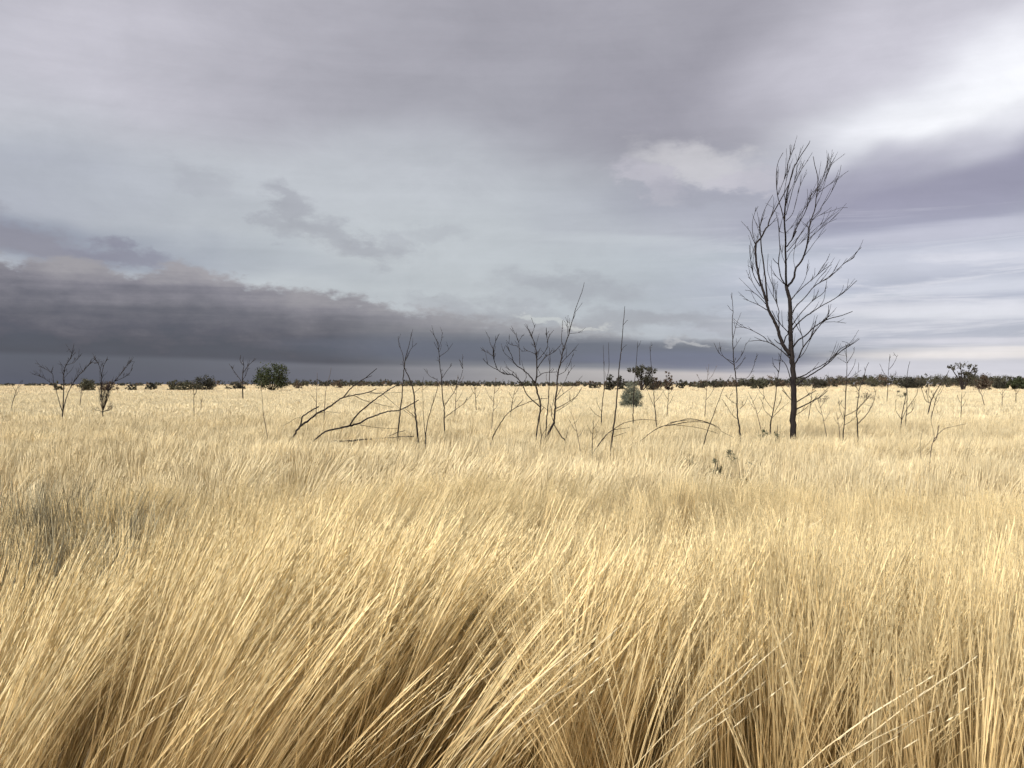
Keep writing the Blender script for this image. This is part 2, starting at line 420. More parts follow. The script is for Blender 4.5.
def plant(name, d, limbs, label, cat, group=None, mat=M_TWIG, base=None, trunk_name='trunk', twigs=0, seed=1, spread=1.0, parts=True, twig_px=7, knot=0.3, para=0.0):
    """limbs: (r0, r1, pts) in photo measurements at distance d; the first is the trunk. Each limb strays
    nearer or farther than its parent so the plant has real depth."""
    g = np.random.default_rng(seed)
    p0 = limbs[0][2][0]
    b = at(p0[0], p0[1], d); b[2] = 0
    if base is not None: b = np.array(base, float)
    root = empty(name, b); tag(root, label, cat, group)
    laid = []     # (px polyline, depth array)
    for li, (r0, r1, P) in enumerate(limbs):
        Q = catmull(P, 5)
        m = len(Q); s = np.linspace(0, 1, m)
        seglen = np.sum(np.linalg.norm(np.diff(Q, axis=0), axis=1))
        if laid:
            best = (1e9, d)
            for q, dd in laid:
                dist = np.linalg.norm(q - Q[0], axis=1); j = int(np.argmin(dist))
                if dist[j] < best[0]: best = (dist[j], dd[j])
            dst = best[1] if best[0] < 14 else d
            dd = dst + s * (g.random() * 2 - 1) * spread * seglen * d / F * 0.8
        else:
            dd = np.full(m, d) + 0.0
        W = np.array([at(x, y, z) for (x, y), z in zip(Q, dd)])
        if li == 0 and len(limbs[0]) > 0 and W[0][2] > 0.0 and base is None:
            tx = W[1][0] - W[0][0]; tz = max(W[1][2] - W[0][2], 1e-3)
            W = np.vstack([[W[0][0] - float(np.clip(tx / tz, -1.6, 1.6)) * W[0][2], b[1], -0.05], W]); Q = np.vstack([[Q[0][0], CY + CAMH * F / d], Q]); dd = np.concatenate([[d], dd]); s = np.linspace(0, 1, m + 1)
            m += 1
        rr = (r0 + (r1 - r0) * s ** 0.7) * d / F * (1.0 if r0 > 1.6 else .78)
        W = W - b
        W[1:-1] += g.normal(size=(m - 2, 3)) * rr[1:-1, None] * knot
        tb = Tubes(); tb.add(W, rr, 8 if r0 > 1.4 else 5)
        laid.append((Q, dd))
        if twigs:
            nt = int(twigs * seglen / 25 * (0.5 + g.random()))
            if li == 0: nt = int(nt * .8)
            for _ in range(nt):
                j = int(m * (0.3 + (0.5 if r0 > 1.3 else .62 - .2 * para) * g.random())); j = min(j, m - 2)
                if W[j][2] + b[2] < .5: continue
                t = W[j + 1] - W[j]; t /= np.linalg.norm(t) + 1e-9
                u = np.array([g.normal() * .7, g.normal() * .7, 0.5])
                dr = t * (.9 + para) + u * (.75 - .4 * para) + np.array([0.12, 0, .25]) * para; dr /= np.linalg.norm(dr)
                L_ = twig_px * (0.35 + g.random()) * d / F
                tt = np.linspace(0, 1, 5)[:, None]
                bend = np.array([0.12 * g.normal(), .1 * g.normal(), .22])
                Pw = W[j] + dr * tt * L_ + bend * tt ** 2 * L_
                tb.add(Pw, np.linspace(min(.3, r1) , .12, 5) * d / F, 3 + 1)
                if g.random() < .6 * (1 - .5 * para):
                    dr2 = dr + g.normal(size=3) * .5; dr2 /= np.linalg.norm(dr2)
                    P2 = Pw[2] + dr2 * tt * L_ * .5
                    tb.add(P2, np.linspace(.2, .1, 5) * d / F, 4)
        nm = trunk_name if li == 0 else 'branch'
        obj(nm, tb.mesh(nm, mat), root)
    return root

W1 = lambda P: win(740, 145, P); W2 = lambda P: win(740, 225, P); W3 = lambda P: win(735, 310, P); W4 = lambda P: win(735, 350, P)
A5 = lambda P: win(475, 280, P); B5 = lambda P: win(475, 360, P); C9 = lambda P: win(290, 350, P); D9 = lambda P: win(380, 330, P)
E9 = lambda P: win(590, 350, P); G9 = lambda P: win(690, 300, P); H9 = lambda P: win(820, 340, P); I9 = lambda P: win(896, 340, P)
J9 = lambda P: win(20, 340, P); K9 = lambda P: win(140, 340, P); S9 = lambda P: win(680, 420, P); T9 = lambda P: win(880, 400, P)

big = [
 (3.7, 1.55, [(793.6, 471), (793.3, 450), (793.3, 430), (794, 405), (793.6, 380), (792.2, 362), (791, 345), (790.5, 330), (790.3, 315), (789.6, 300), (787.4, 291), (786.2, 285)]),
 (1.45, .3, [(786.2, 286), (786, 270), (785.5, 250), (785.4, 235), (784.4, 222), (785.3, 205), (786.6, 195), (789.5, 183), (793.5, 169), (800, 157), (808, 145), (810, 141)]),
 (2.0, .35, W3([(440, 360), (385, 280), (355, 200), (340, 140), (310, 80), (270, 0)]) + W2([(205, 590), (180, 510), (155, 430), (135, 330), (128, 260), (125, 160), (170, 100), (205, 30)]) + W1([(222, 650), (240, 590), (290, 500), (335, 420), (400, 290), (440, 150)])),
 (1.3, .3, W2([(222, 610), (205, 450), (190, 320), (170, 180), (165, 80), (158, 30)]) + W1([(157, 680), (175, 580), (210, 490), (262, 400)])),
 (.7, .28, W2([(160, 490), (110, 400), (85, 280), (75, 160)])),
 (.6, .25, W2([(125, 160), (98, 100), (80, 50)]) + W1([(70, 680), (60, 650)])),
 (.5, .25, W1([(108, 745), (98, 650), (112, 560), (145, 490)])),
 (.65, .25, W2([(215, 680), (150, 640), (80, 610), (25, 588)])),
 (.6, .25, W2([(205, 630), (150, 570), (90, 530), (40, 520)])),
 (.5, .25, W2([(190, 590), (130, 510), (95, 450), (65, 415)])),
 (.8, .28, W3([(352, 190), (352, 110), (347, 40)]) + W2([(312, 690), (290, 620), (268, 570), (265, 500), (240, 430), (220, 350), (226, 230)])),
 (.9, .4, W3([(392, 262), (405, 215), (425, 182), (375, 125), (330, 70), (295, 5)])),
 (.8, .4, W3([(390, 285), (345, 262), (315, 235)])),
 (1.0, .3, W3([(442, 388), (390, 340), (340, 300), (270, 260), (200, 243), (110, 250)])),
 (.6, .25, W3([(270, 260), (225, 212), (130, 160), (60, 138), (0, 140)])),
 (.45, .25, W3([(235, 252), (180, 228), (155, 215)])),
 (.75, .28, W3([(445, 560), (430, 500), (405, 435), (370, 405), (310, 398)])),
 (1.15, .45, W3([(465, 295), (510, 240), (570, 200), (630, 140), (690, 100), (760, 68), (850, 45), (940, 12)])),
 (1.1, .35, W3([(478, 435), (510, 380), (545, 300), (600, 230), (650, 160), (690, 110), (735, 72), (748, 10)]) + W2([(710, 640)])),
 (.65, .3, W3([(545, 300), (538, 210), (505, 150), (490, 110)])),
 (.5, .25, W3([(515, 385), (560, 330), (600, 240), (615, 170)])),
 (.35, .25, W3([(720, 97), (800, 95), (890, 105)])),
 (.75, .28, W3([(460, 120), (500, 60)]) + W2([(510, 680), (590, 600), (665, 545), (685, 500), (695, 440)])),
 (.95, .35, W3([(462, 155), (520, 90), (580, 40)]) + W2([(560, 710), (640, 655), (740, 600), (830, 540), (880, 495), (935, 445)])),
 (.4, .25, W2([(640, 650), (670, 600), (685, 520)])),
 (.75, .35, W2([(415, 712), (450, 650), (520, 580), (585, 500), (640, 460), (700, 430), (760, 380), (830, 310), (905, 265), (925, 225), (970, 180)])),
 (.8, .3, W2([(405, 605), (450, 550), (500, 500), (560, 450), (620, 400), (680, 350), (735, 318)])),
 (.45, .22, W2([(430, 575), (500, 470), (530, 400), (540, 310)])),
 (.45, .25, W2([(585, 500), (630, 430), (690, 365)])),
 (.4, .22, W2([(620, 398), (660, 330), (705, 275)])),
 (.3, .22, W2([(597, 400), (600, 345)])),
 (1.5, .35, W2([(375, 498), (428, 430), (445, 350), (490, 290), (520, 220), (545, 120), (553, 30)]) + W1([(555, 655), (572, 590), (600, 510), (610, 420), (622, 330), (620, 250), (600, 170), (585, 90)])),
 (.5, .25, W1([(575, 600), (640, 530), (655, 490), (700, 430), (750, 340), (790, 250), (810, 160)])),
 (.45, .22, W1([(610, 400), (680, 340), (740, 300), (790, 260), (870, 205)])),
 (.4, .22, W1([(620, 370), (655, 280), (690, 190), (750, 60)])),
 (.4, .22, W1([(612, 420), (650, 340), (700, 235), (740, 150), (840, 70)])),
 (.32, .2, W1([(600, 500), (640, 420), (680, 300), (720, 170), (770, 80)])),
 (.38, .22, W1([(565, 620), (600, 585), (640, 560), (700, 540), (800, 505), (860, 500)])),
 (.34, .2, W1([(558, 710), (640, 640), (720, 580), (800, 515)])),
 (.34, .2, W1([(552, 745), (620, 690), (690, 630), (775, 590)])),
 (.42, .22, W2([(517, 245), (560, 190), (610, 120), (690, 35)])),
 (.38, .22, W2([(548, 120), (620, 50), (680, 0)])),
 (.85, .3, W2([(372, 175), (420, 110), (450, 50)]) + W1([(415, 755), (460, 650), (520, 540), (550, 460), (600, 385), (650, 290), (700, 190)])),
 (.55, .25, W2([(375, 215), (440, 140), (500, 50)]) + W1([(455, 755), (510, 680), (560, 600), (620, 540), (650, 500)])),
 (.35, .2, W2([(372, 285), (410, 210), (480, 150), (540, 90)])),
 (.45, .22, W1([(440, 700), (465, 590), (520, 500), (550, 430), (610, 350), (650, 270)])),
 (.4, .22, W1([(370, 700), (400, 670), (440, 635)])),
 (.42, .2, W1([(365, 610), (420, 550), (450, 440), (480, 330), (497, 230)])),
 (.5, .22, W1([(368, 560), (400, 440), (430, 330), (470, 230), (510, 170), (580, 60)])),
 (.75, .28, W1([(355, 610), (330, 510), (300, 400), (290, 250), (305, 140), (345, 60)])),
 (.42, .2, W1([(305, 400), (340, 310), (370, 230), (395, 100), (440, 20)])),
 (.42, .2, W1([(362, 440), (355, 380), (375, 250), (385, 150), (400, 90), (398, 0)])),
 (.4, .2, W1([(375, 500), (385, 400), (420, 330), (450, 250), (480, 190), (520, 120)])),
 (.95, .3, W2([(372, 490), (330, 420), (310, 320), (312, 250), (320, 200), (312, 60)]) + W1([(318, 690), (300, 600), (288, 540)])),
 (.5, .3, W2([(305, 312), (275, 285), (262, 262)])),
 (.5, .28, W2([(350, 470), (310, 430), (260, 385)])),
 (.35, .22, W2([(360, 305), (335, 230), (342, 160)])),
 (.3, .2, W2([(440, 345), (430, 290), (430, 220)])),
 (.85, .4, W3([(478, 550), (560, 520), (620, 480), (700, 440), (770, 390), (805, 350), (860, 300), (920, 275)])),
 (1.2, .35, W3([(478, 615), (540, 560), (620, 510), (700, 460), (770, 405), (810, 360), (880, 310), (950, 265), (995, 230)])),
 (.35, .25, W3([(915, 280), (900, 262), (855, 250)])),
 (.85, .45, W4([(485, 420), (560, 375), (650, 322)])),
 (1.0, .4, W4([(480, 480), (560, 440), (630, 405), (690, 370), (740, 325)])),
 (.45, .25, W4([(485, 520), (550, 480), (590, 445)])),
 (.55, .4, W4([(460, 410), (410, 355), (378, 320)])),
]
plant('dead_tree', 15.5, big, 'tallest bare blackened dead tree with upswept limbs standing alone in the grass', 'dead tree', mat=M_BARK, twigs=2.0, seed=3, twig_px=17, para=.8, knot=.12)

plant('dead_tree', 15.2, [
 (1.3, .28, [(740.5, 440)] + W4([(40, 650), (30, 580), (20, 500), (15, 350), (5, 200)]) + G9([(352, 500), (345, 420), (340, 300), (338, 150), (345, 90), (338, 0), (335, -60)])),
 (.55, .22, G9([(357, 525), (290, 470), (230, 420), (190, 340)])), (.5, .22, G9([(365, 505), (420, 430), (450, 340)])), (.4, .2, G9([(372, 555), (410, 510), (430, 470)])),
 (.4, .2, G9([(345, 495), (270, 455), (235, 380)])), (.4, .2, G9([(345, 310), (370, 200), (410, 100)])), (.35, .2, G9([(345, 400), (385, 335), (410, 300)])),
 (.4, .2, W4([(38, 470), (80, 430), (105, 370)])), (.35, .2, G9([(345, 90), (320, 70), (300, 40)])), (.4, .22, W4([(10, 230), (100, 220), (150, 130), (160, 80)])),
 (.45, .2, W4([(28, 560), (-20, 520), (-70, 440), (-105, 390)])), (.35, .2, W4([(20, 440), (-40, 400), (-80, 360)]))],
 'slender dead tree with thin rising side twigs just left of the tallest dead tree', 'dead tree', 'bare young dead trees standing in the grass', twigs=2.6, seed=5)
plant('dead_sapling', 16.5, [
 (1.1, .3, [(770.3, 432)] + W4([(285, 590), (300, 520), (320, 400), (340, 230), (355, 150), (368, 30), (372, -20)])),
 (.4, .2, W4([(300, 470), (240, 390), (225, 310)])), (.4, .2, W4([(290, 535), (230, 470), (225, 380)])), (.4, .2, W4([(295, 545), (370, 470), (430, 420)])),
 (.35, .2, W4([(315, 500), (370, 400), (365, 350)])), (.35, .2, W4([(350, 170), (310, 120), (300, 60)]))],
 'dead sapling leaning right between the slender dead tree and the tallest trunk', 'dead sapling', 'bare young dead trees standing in the grass', trunk_name='stem', twigs=2.2, seed=6)
plant('dead_sapling', 11.3, [
 (1.35, .28, E9([(172, 768), (185, 650), (205, 500), (215, 400), (225, 250), (235, 130), (248, 20)]) + [(622, 341), (623, 328), (624.4, 312), (624.8, 306)]),
 (.35, .22, [(621.5, 350.5), (624, 347), (626.8, 344.7)]), (.35, .2, [(623.3, 325), (626, 321.5), (628, 320)])],
 'single straight bare pole-like dead stem rising left of the pale green bush', 'dead sapling', trunk_name='stem', seed=7)
plant('dead_tree', 15.8, [
 (1.5, .25, [(553.6, 424)] + B5([(632, 500), (640, 400), (645, 320), (655, 200), (665, 100), (690, 0)]) + A5([(700, 580), (720, 520), (745, 450), (760, 400), (780, 320), (820, 190), (860, 80), (875, 20)])),
 (.5, .22, A5([(690, 665), (760, 590), (830, 510)])), (.5, .25, A5([(715, 540), (692, 490), (697, 400), (700, 350)])), (.3, .2, A5([(755, 430), (800, 425), (860, 415)])),
 (.3, .2, A5([(800, 260), (835, 215), (860, 180)])), (.5, .22, B5([(648, 320), (720, 260), (780, 215), (860, 125)])), (.6, .22, B5([(645, 390), (740, 340), (810, 290), (850, 230)])),
 (.45, .2, B5([(645, 415), (720, 370), (800, 310)])), (.4, .2, B5([(650, 300), (720, 170), (750, 100), (800, 40)])), (.5, .25, B5([(632, 500), (612, 440), (618, 360), (640, 300)])),
 (.4, .2, B5([(665, 120), (720, 90), (760, 20), (790, -60)])), (.35, .2, A5([(745, 460), (740, 380), (745, 280)]))],
 'tall thin dead tree leaning right, its whip-like top above the crooked dead shrub', 'dead tree', 'bare young dead trees standing in the grass', twigs=2.8, seed=8)
plant('broken_branch', 13.0, [(1.0, .5, B5([(690, 790), (722, 660), (690, 610), (640, 530), (622, 500)])), (.4, .2, B5([(722, 665), (735, 600), (755, 520)]))],
 'short crooked broken branch propped at the foot of the leaning whip-topped dead tree', 'branch', trunk_name='stem', seed=9)
plant('dead_shrub', 14.6, [
 (.8, 1.15, B5([(475, 740), (492, 600), (508, 480), (522, 400), (520, 330), (500, 262), (485, 185)])),
 (1.1, .3, B5([(485, 185), (495, 100), (494, 0)]) + A5([(490, 570), (480, 530), (460, 460), (435, 405), (425, 390)])),
 (.95, .28, B5([(483, 185), (440, 130), (400, 90), (330, 40), (300, 0)]) + A5([(300, 620), (270, 560), (245, 520)])),
 (.8, .28, B5([(525, 380), (470, 330), (410, 270), (370, 180), (300, 120), (250, 115), (190, 85)]) + A5([(155, 650), (145, 600), (148, 560), (165, 490), (195, 430)])),
 (.5, .22, A5([(492, 645), (540, 600), (580, 530), (575, 450), (570, 380)])), (.65, .25, A5([(500, 705), (560, 620), (640, 570), (700, 500)])),
 (.4, .2, A5([(150, 610), (100, 580), (50, 560)])), (.4, .2, A5([(148, 560), (120, 500), (115, 460)])), (.4, .2, A5([(180, 720), (110, 680), (70, 640)])),
 (.35, .2, A5([(300, 640), (250, 600), (220, 560)])), (.5, .2, A5([(360, 680), (355, 560), (345, 480), (310, 410)])), (.35, .2, A5([(347, 500), (380, 440)])),
 (.35, .2, A5([(350, 530), (280, 515), (250, 480)])), (.4, .2, A5([(487, 595), (430, 570), (370, 570)])), (.35, .2, A5([(484, 540), (500, 480)])),
 (.35, .2, A5([(455, 440), (485, 350)])), (.4, .2, A5([(575, 500), (600, 440), (630, 400)])), (.6, .35, B5([(495, 140), (550, 105), (655, 95)])),
 (.4, .2, B5([(385, 185), (410, 130), (385, 60)])), (.4, .2, B5([(350, 160), (310, 100), (265, 75)]))],
 'crooked spreading dead shrub with many forked twiggy limbs left of the leaning whip-topped tree', 'dead shrub', twigs=4.6, seed=10)
plant('dead_sapling', 16.8, [(.9, .3, B5([(572, 500), (578, 420), (588, 330), (592, 200), (597, 100), (600, 0), (595, -100)])), (.35, .2, B5([(580, 400), (540, 370), (500, 350)])), (.35, .2, B5([(592, 200), (570, 150), (575, 100)]))],
 'thin upright dead stem tight behind the crooked shrub and left of the leaning whip-topped tree', 'dead sapling', trunk_name='stem', twigs=1, seed=11)
plant('dead_sapling', 12.5, [(.6, .3, B5([(505, 740), (530, 620), (518, 500), (520, 420), (530, 290)])), (.4, .2, B5([(530, 620), (560, 560), (600, 510)]))],
 'short forked dead twig stem in front of the crooked dead shrub', 'dead sapling', trunk_name='stem', twigs=.6, seed=12)
plant('arched_branch', 13.3, [(.9, .3, B5([(118, 690), (150, 600), (195, 520), (250, 440), (320, 385), (400, 350), (500, 315), (590, 305)])), (.5, .3, B5([(330, 380), (385, 315)]))],
 'single dead branch arching right out of the grass below the crooked dead shrub', 'branch', trunk_name='stem', twigs=.3, seed=13)
plant('arched_branch', 14.0, [
 (.5, .25, E9([(450, 690), (520, 640), (610, 600), (700, 572), (790, 550), (880, 562), (960, 585), (1020, 615)]) + S9([(340, 95), (430, 140)])),
 (.6, .3, E9([(600, 606), (700, 590), (800, 575), (900, 577), (970, 595), (1015, 620)])),
 (.5, .25, E9([(640, 580), (720, 568), (800, 560), (900, 570), (1000, 605)])),
 (.35, .2, E9([(690, 602), (780, 610), (880, 625), (1000, 660)]) + S9([(300, 110)])), (.5, .3, E9([(520, 638), (580, 610), (680, 600)]))],
 'bundle of thin bent dead stems arching over the grass left of the slender dead tree', 'branch', trunk_name='stem', seed=14)
plant('arched_branch', 12.2, [
 (.7, .25, E9([(95, 725), (130, 680), (180, 640), (260, 590), (350, 565), (430, 555), (540, 565)])), (.5, .22, E9([(180, 640), (250, 630), (320, 620)])),
 (.4, .22, E9([(190, 692), (290, 660)])), (.8, .5, E9([(95, 722), (115, 700), (130, 682)]))],
 'fine dead stems bending right at the foot of the straight pole-like stem', 'branch', trunk_name='stem', seed=15)
plant('dead_sapling', 11.9, [(.8, .28, E9([(910, 755), (940, 650), (980, 540), (1020, 430)]) + G9([(275, 690), (330, 600)]))],
 'thin bare stick slanting right across the bundle of arched stems', 'dead sapling', trunk_name='stem', seed=16)

plant('fallen_dead_tree', 15.0, [
 (1.0, 1.2, C9([(-20, 750), (10, 712), (50, 650), (80, 610)])),
 (1.45, .5, C9([(80, 610), (150, 560), (230, 500), (320, 450), (380, 405), (430, 380), (520, 360), (620, 340), (690, 310)])),
 (.85, .4, C9([(425, 382), (480, 315), (530, 270), (600, 225), (650, 185), (695, 148)])), (.4, .3, C9([(595, 228), (655, 205)])),
 (.45, .22, C9([(520, 368), (600, 405), (700, 430), (820, 460)])), (1.0, .8, C9([(80, 610), (100, 540), (130, 510), (230, 453)])),
 (.3, .2, C9([(105, 545), (50, 545), (0, 575), (-60, 610)])), (.35, .2, C9([(240, 500), (320, 495), (400, 505)])), (.35, .2, C9([(620, 340), (680, 350), (760, 345), (900, 340)])),
 (.4, .2, C9([(640, 335), (700, 345), (760, 330)]))],
 'left-hand fallen dead tree slanting up to the right out of the grass', 'fallen tree', 'fallen dead trees lying in the grass', mat=M_BARK, twigs=.35, seed=17, twig_px=9)
plant('fallen_dead_tree', 13.2, [
 (.9, 1.3, C9([(235, 690), (290, 650), (380, 630), (480, 605)])),
 (1.15, .6, C9([(480, 605), (520, 540), (600, 460), (680, 400), (760, 340), (840, 290)])),
 (1.35, .6, C9([(480, 605), (540, 590), (620, 550), (720, 510), (800, 490), (880, 480), (980, 430), (1030, 400)])),
 (.4, .2, C9([(560, 600), (650, 615), (750, 625), (870, 630)])), (.4, .2, C9([(900, 475), (950, 510), (1000, 545)])), (.35, .2, C9([(740, 350), (820, 420), (880, 470)]))],
 'right-hand fallen dead tree with two long limbs spreading low over the grass', 'fallen tree', 'fallen dead trees lying in the grass', mat=M_BARK, twigs=.35, seed=18, twig_px=9)
plant('fallen_log', 15.2, [
 (1.5, .6, C9([(330, 738), (365, 730), (450, 728), (560, 720), (730, 705), (900, 695), (990, 690)])), (.5, .35, C9([(790, 692), (860, 660), (920, 645)]))],
 'thin dark log lying flat among the stalks below the fallen dead trees', 'log', mat=M_BARK, base=at(335, 442, 15.2) * np.array([1, 1, 0]), seed=19)
plant('dead_sapling', 14.6, [
 (1.0, .25, D9([(150, 760), (165, 620), (180, 480), (190, 340), (195, 290), (205, 220), (230, 130), (245, 60), (250, 20)])), (.5, .22, D9([(195, 290), (180, 190), (152, 120), (145, 50)])), (.35, .2, D9([(205, 230), (250, 150), (280, 120)]))],
 'forked bare sapling, left of the pair crossing above the fallen trees', 'dead sapling', 'bare young dead trees standing in the grass', trunk_name='stem', twigs=2.6, seed=20)
plant('dead_sapling', 14.2, [
 (1.25, .5, D9([(292, 760), (280, 640), (268, 500), (240, 400), (207, 330), (197, 300)])), (.4, .22, D9([(270, 510), (300, 480), (345, 450)])), (.45, .22, D9([(282, 700), (240, 660), (190, 620)]))],
 'bare sapling leaning left across its neighbour, right of the crossing pair', 'dead sapling', 'bare young dead trees standing in the grass', trunk_name='stem', twigs=.7, seed=21)
plant('dead_sapling', 17.0, [
 (.95, .22, D9([(515, 710), (510, 600), (495, 480), (490, 380), (480, 280), (468, 160), (460, 100), (430, 40), (400, 0)])), (.4, .2, D9([(495, 388), (540, 320), (575, 280)])), (.35, .2, D9([(468, 160), (490, 80), (500, 20)])),
 (.5, .22, D9([(515, 605), (590, 500), (630, 420), (660, 330), (660, 250)])), (.35, .2, D9([(474, 215), (540, 165), (582, 105)])), (.5, .22, D9([(520, 700), (600, 640), (680, 580), (750, 500)])), (.35, .2, D9([(490, 440), (460, 400), (400, 370), (350, 310)]))],
 'taller forked bare sapling standing midway between the fallen trees and the crooked shrub', 'dead sapling', 'bare young dead trees standing in the grass', trunk_name='stem', twigs=3, seed=22)
plant('dead_sapling', 12.3, [(.85, .25, [(425.5, 444), (426, 432), (429, 416), (434, 400), (437.5, 388), (437, 378)]), (.5, .2, [(425.5, 438), (423.8, 420), (423, 405), (422.5, 380)])],
 'short twin-stemmed dead sapling in front of the taller forked sapling', 'dead sapling', trunk_name='stem', twigs=.9, seed=23)
plant('dead_sapling', 20, [(.8, .2, E9([(90, 560), (95, 480), (105, 370), (120, 280), (150, 160), (150, 20), (148, -60)])), (.4, .2, E9([(112, 320), (112, 180), (108, 30), (106, -40)])), (.3, .2, E9([(95, 500), (60, 430), (55, 380)])), (.3, .2, E9([(92, 540), (40, 510), (0, 460)]))],
 'faint two-topped bare stem left of the straight pole-like stem', 'dead sapling', trunk_name='stem', twigs=1, seed=24)
plant('dead_sapling', 20.5, [(.75, .2, E9([(345, 540), (345, 440), (358, 250), (370, 100), (380, -20), (382, -70)]))],
 'thin bare stem standing in front of the pale green bush', 'dead sapling', trunk_name='stem', twigs=.9, seed=25)
plant('dead_sapling', 18.5, [(.8, .2, E9([(528, 548), (515, 430), (510, 330), (495, 190), (482, 20), (478, -30)])), (.4, .2, E9([(518, 460), (480, 380), (460, 320)])), (.3, .2, E9([(516, 420), (560, 370), (590, 320)]))],
 'thin bare stem right of the pale green bush, in front of the far bushes', 'dead sapling', trunk_name='stem', twigs=1, seed=26)
plant('dead_sapling', 13.6, [
 (1.0, .22, H9([(185, 775), (190, 720), (197, 620), (205, 450), (215, 300), (215, 180), (210, 80), (208, 30)])), (.4, .2, H9([(217, 185), (270, 100), (265, 60)])), (.4, .2, H9([(222, 290), (270, 210), (285, 150)])),
 (.35, .2, H9([(225, 315), (330, 240)])), (.5, .2, H9([(200, 610), (290, 560), (370, 480), (400, 440)])), (.3, .2, H9([(213, 185), (140, 140)])), (.35, .2, H9([(195, 640), (160, 560), (150, 460)])), (.4, .2, H9([(196, 680), (260, 640), (330, 560)]))],
 'bare sapling nearest the right side of the tallest dead tree', 'dead sapling', 'bare young dead trees standing in the grass', trunk_name='stem', twigs=2.4, seed=27)
plant('dead_sapling', 14.8, [
 (1.0, .25, H9([(302, 720), (298, 640), (295, 570), (310, 440), (320, 380), (350, 300), (370, 220), (390, 180)])), (.65, .22, H9([(305, 668), (370, 600), (420, 520), (440, 450), (450, 400)])), (.4, .2, H9([(298, 560), (360, 480), (380, 420)]))],
 'second bare sapling right of the tallest dead tree, forking low', 'dead sapling', 'bare young dead trees standing in the grass', trunk_name='stem', twigs=2.2, seed=28)
plant('dead_sapling', 18, [(.8, .22, H9([(650, 670), (660, 580), (690, 420), (702, 250), (720, 170)])), (.45, .2, H9([(650, 630), (610, 570), (605, 480)])), (.5, .22, H9([(654, 640), (690, 560), (770, 440), (780, 380)]))],
 'bare stem with a low left fork beneath the dark rounded tree of the right woodland', 'dead sapling', trunk_name='stem', twigs=1.1, seed=29)
plant('dead_sapling', 19, [(.65, .22, H9([(685, 660), (695, 540), (698, 430), (705, 380)])), (.4, .2, H9([(692, 600), (740, 560), (765, 470)]))],
 'shorter bare stem close behind the low-forked one on the right', 'dead sapling', trunk_name='stem', twigs=1, seed=30)
plant('dead_shrub', 30, [(.9, .25, I9([(268, 545), (285, 480), (310, 430), (345, 370), (400, 290), (425, 240)])), (.5, .22, I9([(270, 505), (235, 480), (215, 420), (200, 380)])), (.4, .2, I9([(262, 500), (250, 440), (240, 380)])), (.4, .2, I9([(285, 480), (260, 430), (270, 370)]))],
 'twiggy V-shaped dead shrub well back on the right', 'dead shrub', twigs=4, twig_px=5, seed=31)
plant('dead_sapling', 9.2, [(.75, .45, T9([(395, 560), (400, 480), (412, 380), (432, 310)])), (.55, .2, T9([(432, 312), (500, 240), (570, 215), (690, 190)])), (.4, .2, T9([(432, 320), (430, 250), (410, 180), (415, 90)])), (.7, .5, T9([(425, 335), (450, 310), (460, 260), (470, 205)]))],
 'small near dead twig with one long arm reaching right, low in the right-hand grass', 'dead twig', mat=M_GREY, trunk_name='stem', seed=32)
plant('dead_sapling', 9.4, [(.35, .2, T9([(362, 545), (325, 440), (325, 320), (345, 230)]))],
 'hair-thin curved stem just left of the small twig with the long arm', 'dead twig', mat=M_GREY, trunk_name='stem', seed=33)
plant('dead_shrub', 24, [
 (.95, .22, J9([(340, 600), (348, 450), (350, 330), (355, 240), (375, 190), (410, 130), (425, 80)])), (.65, .25, J9([(345, 560), (372, 460), (400, 390), (440, 320), (500, 250), (560, 190), (612, 140)])),
 (.5, .25, J9([(340, 575), (312, 490), (288, 400), (268, 330), (258, 270), (200, 230), (150, 210)])), (.4, .2, J9([(285, 395), (240, 340), (180, 300), (110, 275)])), (.35, .2, J9([(370, 200), (430, 180), (480, 130)])), (.3, .2, J9([(356, 300), (400, 250)])),
 (.3, .2, J9([(555, 195), (580, 180), (600, 190)]))],
 'leftmost spreading dead shrub, its bare limbs fanned against the dark storm cloud', 'dead shrub', 'dead shrubs on the left horizon', twigs=7, twig_px=7, seed=34)
plant('dead_shrub', 26, [
 (.8, .25, J9([(662, 580), (655, 480), (650, 380), (655, 280), (672, 200), (702, 150)])), (.6, .22, J9([(662, 560), (700, 440), (740, 350), (800, 280), (850, 210), (885, 180)])), (.4, .2, J9([(655, 300), (640, 230), (615, 160)])),
 (.4, .2, J9([(760, 330), (830, 300), (880, 260), (900, 200)])), (.35, .2, J9([(665, 540), (690, 500), (715, 440)])), (.35, .2, J9([(662, 550), (640, 500), (650, 420)])), (.35, .2, J9([(663, 570), (720, 560), (735, 530)])), (.35, .2, J9([(668, 480), (700, 420), (700, 390)]))] + [(.32, .18, J9([(662, 572), (662 + a_, 500), (665 + a_ * 1.7, 440 - b_), (668 + a_ * 2.2, 385 - b_)])) for a_, b_ in ((-14, 0), (-8, 12), (-2, 0), (5, 18), (10, 0), (16, 10), (22, 0), (28, 14))] + [(.32, .18, J9([(662, 575), (700 + a_, 560), (730 + a_, 535 + a_)])) for a_ in (-8, 5, 14)] + [(.3, .18, J9([(662, 575), (630, 565), (600, 560)]))],
 'bushy-footed dead shrub, second from the left edge', 'dead shrub', 'dead shrubs on the left horizon', mat=M_TWIG, twigs=10, twig_px=7, seed=35)
